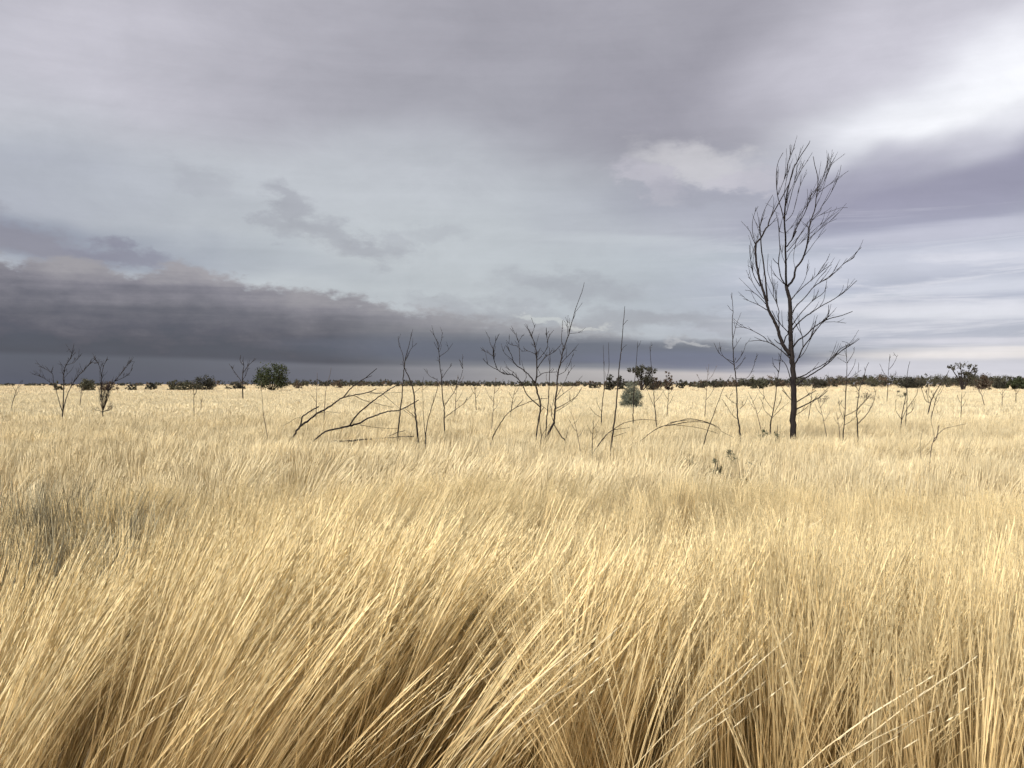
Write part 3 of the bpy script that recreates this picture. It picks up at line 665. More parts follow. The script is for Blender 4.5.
plant('dead_tree', 60, [(.9, .25, K9([(822, 400), (820, 300), (830, 210), (820, 160)])), (.5, .2, K9([(828, 260), (870, 200), (930, 150)])), (.55, .2, K9([(815, 340), (790, 300), (760, 260), (710, 190)])), (.4, .2, K9([(822, 320), (850, 270), (860, 210)])), (.4, .2, K9([(820, 200), (800, 160), (805, 120)]))],
 'far bare dead tree just left of the round dark green tree', 'dead tree', twigs=5, twig_px=6, seed=36)
plant('dead_sapling', 32, [(.6, .25, K9([(430, 500), (430, 455), (438, 430)])), (.4, .2, K9([(432, 455), (428, 400), (432, 370)])), (.45, .2, K9([(436, 440), (452, 410), (460, 370)]))],
 'tiny forked dead twig left of centre in the pale grass below the far left bushes', 'dead twig', trunk_name='stem', seed=37)
plant('dead_sapling', 14, [(.45, .22, K9([(995, 640), (985, 580), (978, 480), (972, 380), (970, 330)]))],
 'lone faint thin stem below the round dark green tree', 'dead twig', mat=M_GREY, trunk_name='stem', seed=38)
plant('dead_sapling', 21, [(.55, .2, C9([(210, 460), (212, 380), (215, 280), (218, 180)])), (.3, .2, C9([(212, 420), (160, 350)]))],
 'faint upright stem behind the left-hand fallen tree, left of its twin', 'dead twig', mat=M_GREY, trunk_name='stem', twigs=.8, seed=39)
plant('dead_sapling', 21, [(.55, .2, C9([(277, 465), (282, 380), (290, 300), (318, 200), (330, 140)]))],
 'faint leaning stem behind the left-hand fallen tree, right of its twin', 'dead twig', mat=M_GREY, trunk_name='stem', twigs=.8, seed=40)
extra = [  # x, visible base y, height px, lean px, label
 (455, 411, 36, 3, 'faint bare stem left of the arched dead branch'), (511, 409, 22, 5, 'low twiggy dead stem in front of the far left side of the crooked shrub'),
 (492, 422, 44, 4, 'faint thin dead stem left of the single arched branch'), (476, 404, 22, -2, 'small spiky dead stem between the taller forked sapling and the crooked shrub'),
 (580, 446, 34, -9, 'dead twig leaning left, between the crooked shrub and the straight pole-like stem'),
 (592, 447, 28, 2, 'short upright dead twig at the left foot of the straight pole-like stem'), (705, 412, 48, 4, 'thin dead stem midway between the far bushes and the slender dead tree'),
 (667, 412, 28, 3, 'short faint stem below the far narrow bush'), (760, 422, 30, -12, 'short dead twig leaning left between the slender tree and the leaning sapling'),
 (809, 414, 36, 6, 'dead twig standing right beside the tallest trunk, behind it'), (826, 430, 34, -10, 'dead twig leaning left, halfway from the tallest trunk to the nearest right sapling'),
 (887, 398, 44, 3, 'thin bare stem rising through the right woodland edge'), (840, 434, 22, -4, 'low curved dead twig left of the nearest right sapling'),
 (961, 413, 22, 1, 'small straight stem below the tallest tree of the right woodland'), (984, 400, 14, -8, 'small dead shrub below the reddish bush on the right'),
 (1016, 398, 14, 0, 'tiny dead stem nearest the right edge'), (1002, 401, 12, 1, 'tiny dead stem second from the right edge'), (932, 412, 26, 10, 'faint dead stem leaning right of the V-shaped dead shrub'),
 (80, 400, 14, 3, 'tiny pair of twigs between the two left dead shrubs'), (12, 402, 22, 10, 'faint twig leaning right at the left edge'), (201, 404, 6, 1, 'tiny dark stub in the pale grass left of the lone faint stem')]
for i, (x, yb, h, ln, lab) in enumerate(extra):
    d = min(60, 690 / max(yb - 384, 9))
    st = [(x, yb + 3), (x + ln * .3, yb - h * .35), (x + ln * .6, yb - h * .7), (x + ln, yb - h)]
    brs = [(.55, .2, st)]
    for k in range(3):
        f = .25 + .2 * k; s_ = (-1) ** k
        bx, by = x + ln * f, yb - h * f
        brs.append((.35, .18, [(bx, by), (bx + s_ * h * .10, by - h * .12), (bx + s_ * h * .2, by - h * .33)]))
    plant('dead_sapling', d, brs, lab, 'dead twig', 'faint dead twigs scattered through the grass', mat=M_TWIG if i % 2 else M_GREY, trunk_name='stem', twigs=2, twig_px=4, seed=50 + i)

# ------------------------------------------------------------------ leafy bushes and trees
def leaves(lobes, n, size, col, seed, thin=.5, shell=.5):
    """leaf-sized faces spread through a few uneven ellipsoid clumps"""
    g = np.random.default_rng(seed)
    lob = np.array(lobes, float); vol = lob[:, 3] * lob[:, 4] * lob[:, 5]; p = vol ** .7; p /= p.sum()
    # sub-clumps
    k = max(8, n // 30)
    li = g.choice(len(lob), k, p=p)
    u = g.normal(size=(k, 3)); u /= np.linalg.norm(u, axis=1)[:, None]
    c = lob[li, :3] + u * lob[li, 3:] * (shell + (1 - shell) * g.random((k, 1)) ** .7)
    cs = (lob[li, 3:].min(axis=1) * (.18 + .22 * g.random(k)))
    cj = .65 + .7 * g.random(k)
    wi = g.integers(0, k, n)
    pos = c[wi] + g.normal(size=(n, 3)) * cs[wi][:, None] * .75
    a = g.normal(size=(n, 3)); a /= np.linalg.norm(a, axis=1)[:, None]
    b = np.cross(a, g.normal(size=(n, 3))); b /= np.linalg.norm(b, axis=1)[:, None]
    s = size * (.6 + .8 * g.random(n))[:, None]
    V = np.stack([pos - a * s, pos - b * s * thin, pos + a * s, pos + b * s * thin], 1).reshape(-1, 3)
    Fq = np.arange(n * 4).reshape(-1, 4)
    C = np.array(col) * cj[wi][:, None] * (.8 + .4 * g.random((n, 1)))
    return V, Fq, np.repeat(C, 4, axis=0)

GREEN = (.052, .062, .030); OLIVE = (.09, .088, .055); RUST = (.12, .088, .062); PALE = (.21, .22, .16); DARK = (.058, .056, .040)
def bush(name, xp, ytop, width, d, label, cat, col=GREEN, lobes=None, n=1400, leaf=.14, open_=0, seed=1, group=None, thin=.5, ybase=None):
    """xp, ytop, width are photo measurements; the bush is built at its real size at distance d and rests on the soil"""
    g = np.random.default_rng(seed)
    x0 = (xp - CX) / F * d; H = CAMH + (CY - ytop) / F * d; Wd = width / F * d
    root = empty(name, (x0, d, 0)); tag(root, label, cat, group)
    if lobes is None:
        lo = []
        k = 5 if open_ < .5 else 7
        for i in range(k):
            f = (i + .5) / k * 2 - 1
            hh = H * (1 - .35 * abs(f) ** 1.5) * (.86 + .16 * g.random())
            rz = hh * (.46 if open_ < .5 else .2)
            lo.append((f * Wd * .36, g.normal() * Wd * .15, hh - rz * 1.12, Wd * (.2 if open_ < .5 else .17), Wd * .2, rz))
        lobes = lo
    else:
        lobes = [(a * Wd, b * Wd, c * H, r1 * Wd, r2 * Wd, r3 * H) for a, b, c, r1, r2, r3 in lobes]
    V, Fq, C = leaves(lobes, n, leaf, col, seed, thin)
    V[:, 2] = np.maximum(V[:, 2], .03)
    tb = Tubes()
    rt = max(.04, H * .022)
    for i, l in enumerate(lobes):
        e = np.array([l[0], l[1], l[2]]); s0 = np.array([g.normal() * rt, g.normal() * rt, -.05])
        mid = np.array([e[0] * .35, e[1] * .35, e[2] * .5])
        P = catmull([s0, mid, e, e + np.array([e[0] * .15, 0, l[5] * .5])], 4)
        tb.add(P, np.linspace(rt, rt * .3, len(P)), 5)
    obj('trunk', tb.mesh('trunk', M_TWIG), root)
    obj('crown', mesh_np('crown', V, Fq, [M_LEAF], C), root)
    return root

bush('round_tree', 271.5, 363.5, 35, 150, 'dense round dark green tree on the left horizon', 'tree', GREEN,
     lobes=[(-.22, 0, .60, .25, .3, .34), (.05, .1, .66, .27, .3, .33), (.28, -.05, .62, .22, .28, .33), (0, -.15, .42, .33, .3, .30), (-.3, .05, .45, .19, .2, .25), (.3, .1, .40, .2, .2, .26)], n=4200, leaf=.15, seed=1)
bush('pale_bush', 631.5, 381.5, 21, 36, 'pale grey-green fuzzy rounded bush near the straight pole-like stem', 'bush', PALE,
     lobes=[(0, 0, .66, .34, .36, .31), (-.24, .1, .56, .24, .3, .24), (.25, -.1, .53, .24, .3, .25), (0, 0, .34, .36, .3, .22), (.02, 0, .66, .42, .3, .22)], n=7500, leaf=.055, thin=.14, seed=2)
bl = [  # x, ytop, width, d, colour, leaf n, label
 (174, 374.5, 14, 170, OLIVE, 500, 0, 'low olive bush with a raised knob, left end of the left-hand clump'),
 (188, 379, 26, 160, OLIVE, 900, 0, 'low grey-olive bush in the middle of the left-hand clump'),
 (205, 371.5, 24, 165, DARK, 1100, 0, 'dark peaked bush at the right end of the left-hand clump'),
 (150, 380, 13, 190, DARK, 400, 0, 'small low dark bush left of the left-hand clump'),
 (87, 375.5, 20, 150, OLIVE, 900, 0, 'olive rounded bush between the two left dead shrubs'),
 (57, 379, 11, 170, OLIVE, 350, 0, 'low bush seen through the leftmost dead shrub'),
 (131, 381.5, 11, 170, DARK, 300, 0, 'very low dark bush right of the second dead shrub'),
 (108, 380, 16, 165, RUST, 400, 0, 'brownish low bush behind the second dead shrub'),
 (236, 380, 20, 200, DARK, 500, 0, 'low dark scrub below the far bare dead tree'),
 (299, 377, 10, 220, RUST, 300, .6, 'small sparse bush right of the round dark green tree'),
 (337, 377.5, 12, 230, RUST, 300, .6, 'thin brownish bush behind the left-hand fallen tree'),
 (594, 377.5, 12, 220, DARK, 350, .7, 'small spiky dark tree left of the straight pole-like stem'),
 (610, 372, 12, 170, DARK, 700, .6, 'dark bushy tree immediately left of the straight pole-like stem'),
 (620, 371.5, 13, 175, DARK, 700, .6, 'dark bushy tree immediately right of the straight pole-like stem'),
 (655, 375, 16, 170, RUST, 800, 0, 'brown rounded bush right of the flat-topped tree'),
 (668, 367.5, 10, 165, RUST, 500, .6, 'narrow upright brownish bush ending the central clump'),
 (681, 377.5, 9, 230, DARK, 260, .6, 'small dark bush just right of the central clump'),
 (701, 380, 8, 240, DARK, 250, 0, 'small round bush midway to the slender dead tree'),
 (716, 379, 12, 250, DARK, 300, .6, 'little bushy tree left of the slender dead tree'),
 (759, 373, 18, 210, OLIVE, 900, 0, 'rounded olive tree standing above the woodland left of the tallest trunk'),
 (820, 377, 18, 240, DARK, 700, 0, 'rounded dark tree top right of the tallest trunk'),
 (911, 375, 28, 210, DARK, 1100, 0, 'broad dark domed tree in the right woodland'),
 (983, 370.5, 16, 170, RUST, 900, .2, 'reddish-brown bush right of the tallest woodland tree'),
 (1000, 376, 14, 190, DARK, 600, 0, 'dark rounded tree second from the right edge'),
 (1017, 374.5, 20, 180, GREEN, 900, 0, 'dark rounded tree at the right edge')]
for i, (x, yt, w, d, c, n, op, lab) in enumerate(bl):
    bush('distant_tree' if ('tree' in lab.split(',')[0].split(' left of')[0].split(' right of')[0] and 'bush' not in lab.split()[2:4]) else 'distant_bush', x, yt, w, d, lab,
         'tree' if yt < 374 else 'bush', c, n=int(n * 2.4), leaf=.13 if d < 180 else .16, open_=op * .7, seed=200 + i, group='bushes and trees along the horizon')
bush('flat_topped_tree', 642, 365, 25, 165, 'dark flat-topped spreading tree behind the pale green bush', 'tree', DARK,
     lobes=[(-.34, 0, .84, .26, .2, .12), (.0, .1, .88, .26, .2, .12), (.36, 0, .78, .24, .2, .13), (-.1, 0, .70, .16, .2, .12), (.12, 0, .5, .2, .2, .16), (.3, 0, .35, .2, .2, .25)], n=3600, leaf=.13, seed=4)
bush('tall_woodland_tree', 963, 360.5, 33, 160, 'tallest open-crowned tree of the right woodland with bare limbs between tufts', 'tree', (.085, .080, .055),
     lobes=[(-.36, 0, .78, .15, .15, .09), (-.06, .05, .90, .15, .16, .12), (.3, 0, .76, .16, .16, .13), (.12, .1, .62, .16, .18, .10), (-.15, 0, .63, .08, .1, .06), (.22, 0, .42, .22, .2, .18), (0, .1, .35, .15, .2, .16)], n=2300, leaf=.13, seed=5)

def build_woodland():
    """the far wood that closes the plain: one mass nobody could count"""
    Vs, Fs, Cs = [], [], []; off = 0
    g = np.random.default_rng(77)
    def h_at(az):     # apparent height in the photo (px above the plain) by bearing in photo px
        xs = [-400, 0, 120, 300, 480, 560, 700, 760, 860, 1024, 1500]
        hs = [2, 2.4, 3, 6, 5, 4.5, 5.5, 8, 10.5, 10.5, 8]
        return np.interp(az, xs, hs)
    x = -380
    while x < 1420:
        hp = h_at(x)
        for row in range(3 if x > 690 else 2):
            d = (300 if x > 690 else (380 if x > 280 else 520)) + row * 35 + g.random() * 25
            xx = (x + g.normal() * 4 - CX) / F * d
            yy = d
            H = max(1.6, CAMH + (hp * (.72 + .42 * g.random())) * d / F - 1.0)
            w = H * (.8 + .8 * g.random())
            lo = [(xx + g.normal() * w * .5, yy + g.normal() * w * .5, H * (.45 + .3 * g.random()), w * .5, w * .5, H * .34) for _ in range(3)]
            base = DARK if g.random() < .6 else (OLIVE if g.random() < .7 else RUST)
            V, q, C = leaves(lo, 230, .24, base, int(g.integers(1e9)))
            V[:, 2] = np.abs(V[:, 2])
            Vs.append(V); Fs.append(q + off); Cs.append(C); off += len(V)
        x += 3.6 if x > 280 else 6
    o = obj('woodland', mesh_np('woodland', np.concatenate(Vs), np.concatenate(Fs), [M_LEAF], np.concatenate(Cs)))
    tag(o, 'dark far-off scrub woodland closing the plain along the horizon', 'woodland', kind='stuff')
build_woodland()

def weed(x, yv, wpx, hpx, d, n, label, col, seed, cat='low shrub', leaf=.018, thin=.4):
    """small leafy plant seen among the stalks: several stems with leaves"""
    g = np.random.default_rng(seed)
    x0 = (x - CX) / F * d; top = CAMH + (CY - (yv - hpx / 2)) / F * d; Wd = wpx / F * d
    root = empty('low_shrub', (x0, d, 0)); tag(root, label, cat, 'low green shrubs among the grass')
    tb = Tubes(); lo = []
    for k in range(min(14, max(5, int(Wd * 9)))):
        e = np.array([(g.random() - .5) * Wd, (g.random() - .5) * Wd * .5, top * (.8 + .2 * g.random())])
        P = catmull([(e[0] * .4, e[1] * .4, -.03), (e[0] * .7, e[1] * .7, e[2] * .5), e], 4)
        tb.add(P, np.linspace(.006, .002, len(P)), 4)
        q_ = max(.08, Wd * .11)
        lo.append((e[0], e[1], e[2] - .08, q_, q_, .12))
        lo.append((e[0] * .9, e[1] * .9, e[2] - .25, q_ * 1.1, q_ * 1.1, .14))
    V, q, C = leaves(lo, n, leaf, col, seed, thin, .1)
    obj('stems', tb.mesh('stems', M_TWIG), root)
    obj('foliage', mesh_np('foliage', V, q, [M_LEAF], C), root)
weed(757, 431, 16, 14, 14.6, 260, 'small dark green leafy shrub just left of the tallest trunk', (.10, .11, .06), 301)
weed(776, 428, 8, 8, 14.8, 90, 'tiny green shrub between the leaning sapling and the tallest trunk', (.12, .13, .07), 302)
weed(722, 456, 26, 18, 9.6, 300, 'scattered dark green shrub in the grass below the slender dead tree', (.17, .165, .10), 303, leaf=.028, thin=.15)
weed(745, 466, 20, 16, 8.6, 200, 'green leafy shrub low in the grass, middle of the near green patch', (.17, .165, .10), 304, leaf=.028, thin=.15)
weed(790, 470, 26, 14, 8.6, 200, 'grey-green shrub low in the grass below the tallest trunk', (.17, .165, .10), 305, leaf=.028, thin=.15)
weed(688, 460, 16, 14, 9.2, 110, 'faint green shrub at the left end of the near green patch', (.17, .165, .10), 306, leaf=.028, thin=.15)
def shade_tussock(x, y, h, label, seed):
    root = empty('shade_tussock', (x, y, 0)); tag(root, label, 'grass tussock', 'tussocks tinted as shadowed stems in the dry grass')
    b = tussock('blades', 420, h * .75, h, 4, 14, .26, 5, .0055, 0, seed, c_head=(.38, .34, .23), c_stem=(.15, .135, .095), c_base=(.06, .05, .035))  # dark grey-green blade colours stand in for stems lying in shadow
    COL.objects.link(b); b.parent = root
shade_tussock(-3.1, 5.45, 1.26, 'tussock tinted dark for shadowed stems, cut by the left edge, behind the nearest one', 307)
shade_tussock(-2.34, 4.1, 1.14, 'nearest and lowest shade-tinted tussock, at the left edge', 313)
shade_tussock(-2.72, 5.3, 1.22, 'tussock tinted dark for shadowed stems, just inside the left edge', 308)
shade_tussock(-2.3, 5.15, 1.12, 'shade-tinted tussock furthest from the left edge, half hidden by pale stalks', 312)
SCRUB = (.17, .135, .10)
bush('low_scrub', 864, 387.5, 34, 60, 'low brownish scrub patch at the back of the grass right of the tallest trunk', 'scrub', SCRUB, n=900, leaf=.06, seed=309, thin=.2)
bush('low_scrub', 822, 388.5, 24, 48, 'twiggy grey-brown scrub just behind the right side of the tallest trunk', 'scrub', SCRUB, n=600, leaf=.05, seed=310, thin=.2)
bush('low_scrub', 901, 387, 18, 66, 'low greenish scrub below the broad domed tree', 'scrub', (.10, .095, .06), n=600, leaf=.07, seed=311, thin=.3)

# ------------------------------------------------------------------ sky
def build_sky():
    w = bpy.data.worlds.new('World'); SC.world = w; w.use_nodes = True
    nt = w.node_tree; N, L = nt.nodes, nt.links; N.clear()
    out = N.new('ShaderNodeOutputWorld')
    tc = N.new('ShaderNodeTexCoord')
    sx = N.new('ShaderNodeSeparateXYZ'); L.new(tc.outputs['Generated'], sx.inputs[0])
    def M(op, a, b=None, c=None, clamp=False):
        n = N.new('ShaderNodeMath'); n.operation = op; n.use_clamp = clamp
        for i, v in enumerate((a, b, c)):
            if v is None: continue
            if isinstance(v, (int, float)): n.inputs[i].default_value = v
            else: L.new(v, n.inputs[i])
        return n.outputs[0]
    X, Y, Z = sx.outputs
    az = M('MULTIPLY', M('ARCTAN2', X, Y), 180 / math.pi)
    el = M('MULTIPLY', M('ARCSINE', Z), 180 / math.pi)
    # cloud-layer coordinates give the streets their perspective
    zz = M('ADD', M('MAXIMUM', Z, 0.0), 0.09)
    cx_ = N.new('ShaderNodeCombineXYZ'); L.new(M('DIVIDE', X, zz), cx_.inputs[0]); L.new(M('DIVIDE', Y, zz), cx_.inputs[1])
    def noise(vec, scale, detail, rough=.55, mapping=None, dist=0):
        if mapping:
            mp = N.new('ShaderNodeMapping'); mp.inputs['Scale'].default_value = mapping; L.new(vec, mp.inputs[0]); vec = mp.outputs[0]
        n = N.new('ShaderNodeTexNoise'); n.inputs['Scale'].default_value = scale; n.inputs['Detail'].default_value = detail
        n.inputs['Roughness'].default_value = rough; n.inputs['Distortion'].default_value = dist
        L.new(vec, n.inputs['Vector']); return n
    ae = N.new('ShaderNodeCombineXYZ'); L.new(az, ae.inputs[0]); L.new(el, ae.inputs[1])
    P = ae.outputs[0]
    nz_soft = noise(P, .07, 3, .5, (1, 2.0, 1))
    nz_puff = noise(P, .42, 6, .62, (.75, 1.5, 1))
    nz_streak = noise(cx_.outputs[0], .7, 5, .55, (.35, 1.2, 1), .4)
    nz_st2 = noise(P, .35, 6, .66, (.17, 1.9, 1), 1.0)
    nz_band = noise(P, .30, 5, .6, (.12, 2.6, 1), .3)
    def warp(nz, amp_x, amp_y):
        sb = N.new('ShaderNodeVectorMath'); sb.operation = 'SUBTRACT'; L.new(nz.outputs['Color'], sb.inputs[0]); sb.inputs[1].default_value = (.5, .5, .5)
        mu = N.new('ShaderNodeVectorMath'); mu.operation = 'MULTIPLY'; L.new(sb.outputs[0], mu.inputs[0]); mu.inputs[1].default_value = (amp_x, amp_y, 0)
        ad = N.new('ShaderNodeVectorMath'); ad.operation = 'ADD'; L.new(P, ad.inputs[0]); L.new(mu.outputs[0], ad.inputs[1])
        return ad.outputs[0]
    Psoft = warp(nz_soft, 14, 5); Ppuff = warp(nz_puff, 7, 3.6); Pband = warp(nz_band, 8, 1.3)
    def ang(x, y):
        a = math.degrees(math.atan((x - CX) / F)); e = math.degrees(math.atan((CY - y) / F * math.cos(math.radians(a)))); return a, e
    PX = math.degrees(1 / F)
    def colv(c): return (*[v / (2 ** EXPO) for v in lin(c)], 1)
    def mix(fac, a, c):
        n = N.new('ShaderNodeMix'); n.data_type = 'RGBA'; L.new(fac, n.inputs[0]); L.new(a, n.inputs[6])
        if isinstance(c, tuple): n.inputs[7].default_value = c
        else: L.new(c, n.inputs[7])
        return n.outputs[2]
    # base: overcast grey, a little lighter behind and above
    cr = N.new('ShaderNodeValToRGB'); L.new(M('DIVIDE', el, 90), cr.inputs[0])
    E = cr.color_ramp.elements
    E[0].position = 0; E[0].color = colv((168, 172, 184)); E[1].position = 1; E[1].color = colv((184, 182, 188))
    for p, c in ((.08, (178, 181, 190)), (.16, (184, 187, 193)), (.24, (178, 176, 184)), (.30, (171, 168, 176))):
        e = E.new(p); e.color = colv(c)
    C = cr.outputs[0]
    def blob(x, y, rx, ry, rot, c, st, vec=Psoft, hard=0.0):
        nonlocal C
        a, e = ang(x, y)
        mp = N.new('ShaderNodeMapping'); mp.vector_type = 'TEXTURE'
        mp.inputs['Location'].default_value = (a, e, 0); mp.inputs['Rotation'].default_value = (0, 0, R(rot)); mp.inputs['Scale'].default_value = (rx * PX * 1.25, ry * PX * 1.25, 1e3)
        L.new(vec, mp.inputs[0])
        g = N.new('ShaderNodeTexGradient'); g.gradient_type = 'SPHERICAL'; L.new(mp.outputs[0], g.inputs[0])
        mr = N.new('ShaderNodeMapRange'); mr.interpolation_type = 'SMOOTHSTEP'
        mr.inputs[1].default_value = hard * .35; mr.inputs[2].default_value = .75 - hard * .3; mr.inputs[4].default_value = st
        L.new(g.outputs['Fac'], mr.inputs[0])
        C = mix(mr.outputs[0], C, colv(c))
    blob(400, 215, 420, 150, -4, (192, 197, 201), .9)
    blob(150, 55, 260, 90, 0, (203, 200, 209), .85)
    blob(560, 60, 420, 130, 8, (163, 160, 168), .85)
    blob(770, 80, 260, 90, 14, (153, 149, 158), .85)
    blob(960, 15, 240, 70, 10, (206, 203, 212), .9)
    blob(965, 112, 310, 64, 20, (246, 246, 252), 1.0)
    blob(1010, 100, 150, 50, 16, (252, 252, 255), .9)
    blob(720, 215, 240, 60, 6, (152, 150, 165), .75)
    blob(960, 195, 300, 58, 10, (150, 146, 165), .95)
    blob(880, 165, 120, 22, 18, (163, 159, 176), .6)
    blob(70, 195, 220, 55, 0, (171, 173, 185), .7)
    blob(120, 254, 200, 20, -3, (132, 137, 155), .8)
    blob(310, 268, 110, 16, -10, (158, 164, 176), .6)
    blob(730, 290, 300, 50, 0, (172, 179, 188), .6, Pband)
    blob(930, 290, 260, 70, 0, (182, 184, 201), .8, Pband)
    blob(960, 232, 180, 10, 2, (196, 195, 208), .8, Pband)
    blob(960, 258, 220, 16, 2, (205, 206, 218), .9, Pband)
    blob(620, 240, 90, 8, -3, (198, 202, 208), .7, Pband)
    blob(600, 262, 200, 20, 0, (185, 192, 199), .6, Pband)
    blob(950, 311, 150, 8, 0, (222, 222, 230), .9, Pband)
    blob(860, 325, 160, 8, 0, (196, 197, 209), .7, Pband)
    blob(975, 354, 150, 8, 0, (236, 230, 230), .95, Pband)
    blob(990, 340, 120, 5, 0, (214, 212, 222), .8, Pband)
    blob(985, 285, 110, 9, 1, (212, 213, 224), .85, Pband)
    blob(800, 298, 120, 6, 0, (188, 192, 203), .8, Pband)
    blob(930, 370, 300, 12, 0, (212, 211, 221), .85, Pband)
    # broken cloud streets low on the right
    sm = N.new('ShaderNodeMapRange'); sm.interpolation_type = 'SMOOTHSTEP'; sm.inputs[1].default_value = .47; sm.inputs[2].default_value = .66; sm.inputs[4].default_value = .75
    L.new(nz_st2.outputs['Fac'], sm.inputs[0])
    az_m = N.new('ShaderNodeMapRange'); az_m.interpolation_type = 'SMOOTHSTEP'; az_m.inputs[1].default_value = 6; az_m.inputs[2].default_value = 20; L.new(az, az_m.inputs[0])
    el_m = N.new('ShaderNodeMapRange'); el_m.interpolation_type = 'SMOOTHSTEP'; el_m.inputs[1].default_value = 12; el_m.inputs[2].default_value = 7; L.new(el, el_m.inputs[0])
    C = mix(M('MULTIPLY', sm.outputs[0], M('MULTIPLY', az_m.outputs[0], el_m.outputs[0])), C, colv((220, 219, 228)))
    blob(697, 165, 72, 22, -12, (209, 206, 208), .7, Ppuff, .05)
    blob(655, 182, 46, 16, -25, (190, 186, 194), .8, Ppuff, .4)
    blob(745, 180, 50, 14, -12, (192, 188, 196), .8, Ppuff, .4)
    blob(700, 196, 70, 14, -10, (156, 154, 165), .5, Ppuff, 0)
    blob(420, 245, 330, 80, -3, (191, 195, 198), .75)
    blob(330, 175, 220, 50, 0, (198, 201, 206), .5)
    # small dark scraps
    for x, y, rx, ry, rt, st_ in ((289, 203, 26, 13, -25, .62), (322, 233, 34, 13, -18, .62), (366, 253, 32, 11, -8, .66), (278, 224, 16, 9, 0, .5), (400, 246, 16, 10, 0, .4), (436, 234, 30, 8, 0, .28),
                             (200, 178, 30, 12, -30, .25), (563, 286, 70, 15, -4, .62), (505, 307, 42, 10, 0, .45), (440, 300, 36, 9, 0, .4), (630, 320, 70, 12, 0, .62), (480, 322, 110, 16, -3, .7), (700, 320, 70, 9, 0, .35)):
        blob(x, y, rx * 1.15, ry * 1.2, rt, (146, 144, 153), st_ * .72, Ppuff, 0)
    blob(25, 240, 75, 22, -10, (142, 138, 149), .8, Ppuff, .2)
    blob(125, 256, 50, 11, -8, (134, 131, 146), .7, Ppuff, .2)
    # shelf cloud with a billowed top and a ruled-off base
    def ramp_az(points):
        r = N.new('ShaderNodeValToRGB'); L.new(M('DIVIDE', M('ADD', az, 90), 180), r.inputs[0])
        e = r.color_ramp.elements
        vals = []
        for x, v in points:
            vals.append(((ang(x, CY)[0] + 90) / 180, v))
        e[0].position = vals[0][0]; e[0].color = (vals[0][1],) * 3 + (1,)
        e[1].position = vals[-1][0]; e[1].color = (vals[-1][1],) * 3 + (1,)
        for p, v in vals[1:-1]:
            k = e.new(p); k.color = (v,) * 3 + (1,)
        return r.outputs[0]
    def eld(y): return ang(512, y)[1] / 20.0
    top = M('MULTIPLY', ramp_az([(-500, eld(330)), (-200, eld(270)), (0, eld(268)), (60, eld(272)), (120, eld(276)), (185, eld(270)), (260, eld(286)), (310, eld(293)), (345, eld(291)), (420, eld(308)), (520, eld(318)), (620, eld(332)), (720, eld(338)), (800, eld(352)), (900, eld(362))]), 20)
    nz_lump = noise(P, .8, 5, .6, (.7, 1.4, 1), .2)
    topn = M('ADD', top, M('ADD', M('MULTIPLY', M('SUBTRACT', nz_puff.outputs['Fac'], .5), 4.0), M('MULTIPLY', M('SUBTRACT', nz_lump.outputs['Fac'], .5), 1.6)))
    d_ = M('SUBTRACT', topn, el)
    m_top = N.new('ShaderNodeMapRange'); m_top.interpolation_type = 'SMOOTHSTEP'; m_top.inputs[1].default_value = -.15; m_top.inputs[2].default_value = .7; L.new(d_, m_top.inputs[0])
    fade = ramp_az([(-500, 0), (-250, 1), (0, 1), (330, 1), (430, .8), (520, .6), (700, .45), (800, .15), (860, 0)])
    base_ = M('MULTIPLY', ramp_az([(-500, eld(356)), (0, eld(358)), (200, eld(361)), (330, eld(366)), (500, eld(368)), (640, eld(371)), (760, eld(374.5)), (900, eld(376)), (1100, eld(376))]), 20)
    # colour down the shelf
    sr = N.new('ShaderNodeValToRGB')
    tt = M('ADD', M('DIVIDE', M('SUBTRACT', el, base_), M('MAXIMUM', M('SUBTRACT', topn, base_), 1.2)), M('ADD', M('MULTIPLY', M('SUBTRACT', nz_band.outputs['Fac'], .5), .55), M('MULTIPLY', M('SUBTRACT', nz_puff.outputs['Fac'], .5), 1.0)))
    L.new(tt, sr.inputs[0]); e = sr.color_ramp.elements
    e[0].position = 0; e[0].color = colv((68, 70, 87)); e[1].position = 1; e[1].color = colv((156, 151, 155))
    for p, c in ((.14, (67, 68, 85)), (.32, (80, 77, 92)), (.55, (102, 98, 109)), (.76, (128, 123, 132))):
        k = e.new(p); k.color = colv(c)
    C = mix(M('MULTIPLY', m_top.outputs[0], fade), C, sr.outputs[0])
    # blue-black belly running right
    blob(560, 352, 300, 17, -1, (84, 89, 110), .85, Pband, .3)
    blob(700, 360, 130, 12, -1, (104, 109, 134), .85, Pband, .2)
    # bright gaps
    blob(548, 317, 44, 4.5, -8, (205, 208, 207), .6, Ppuff, .1)
    blob(585, 324, 22, 3.5, 0, (215, 215, 212), .5, Ppuff, .1)
    blob(690, 346, 30, 3.5, 0, (196, 195, 199), .55, Ppuff)
    # rain-lit strip under the base
    m_low = N.new('ShaderNodeMapRange'); m_low.interpolation_type = 'SMOOTHSTEP'; m_low.inputs[1].default_value = -.14; m_low.inputs[2].default_value = .26
    m_low.inputs[3].default_value = 1; m_low.inputs[4].default_value = 0
    L.new(M('SUBTRACT', M('ADD', el, M('MULTIPLY', M('SUBTRACT', nz_band.outputs['Fac'], .5), .14)), base_), m_low.inputs[0])
    lowc = N.new('ShaderNodeValToRGB'); L.new(M('DIVIDE', M('ADD', az, 90), 180), lowc.inputs[0]); e = lowc.color_ramp.elements
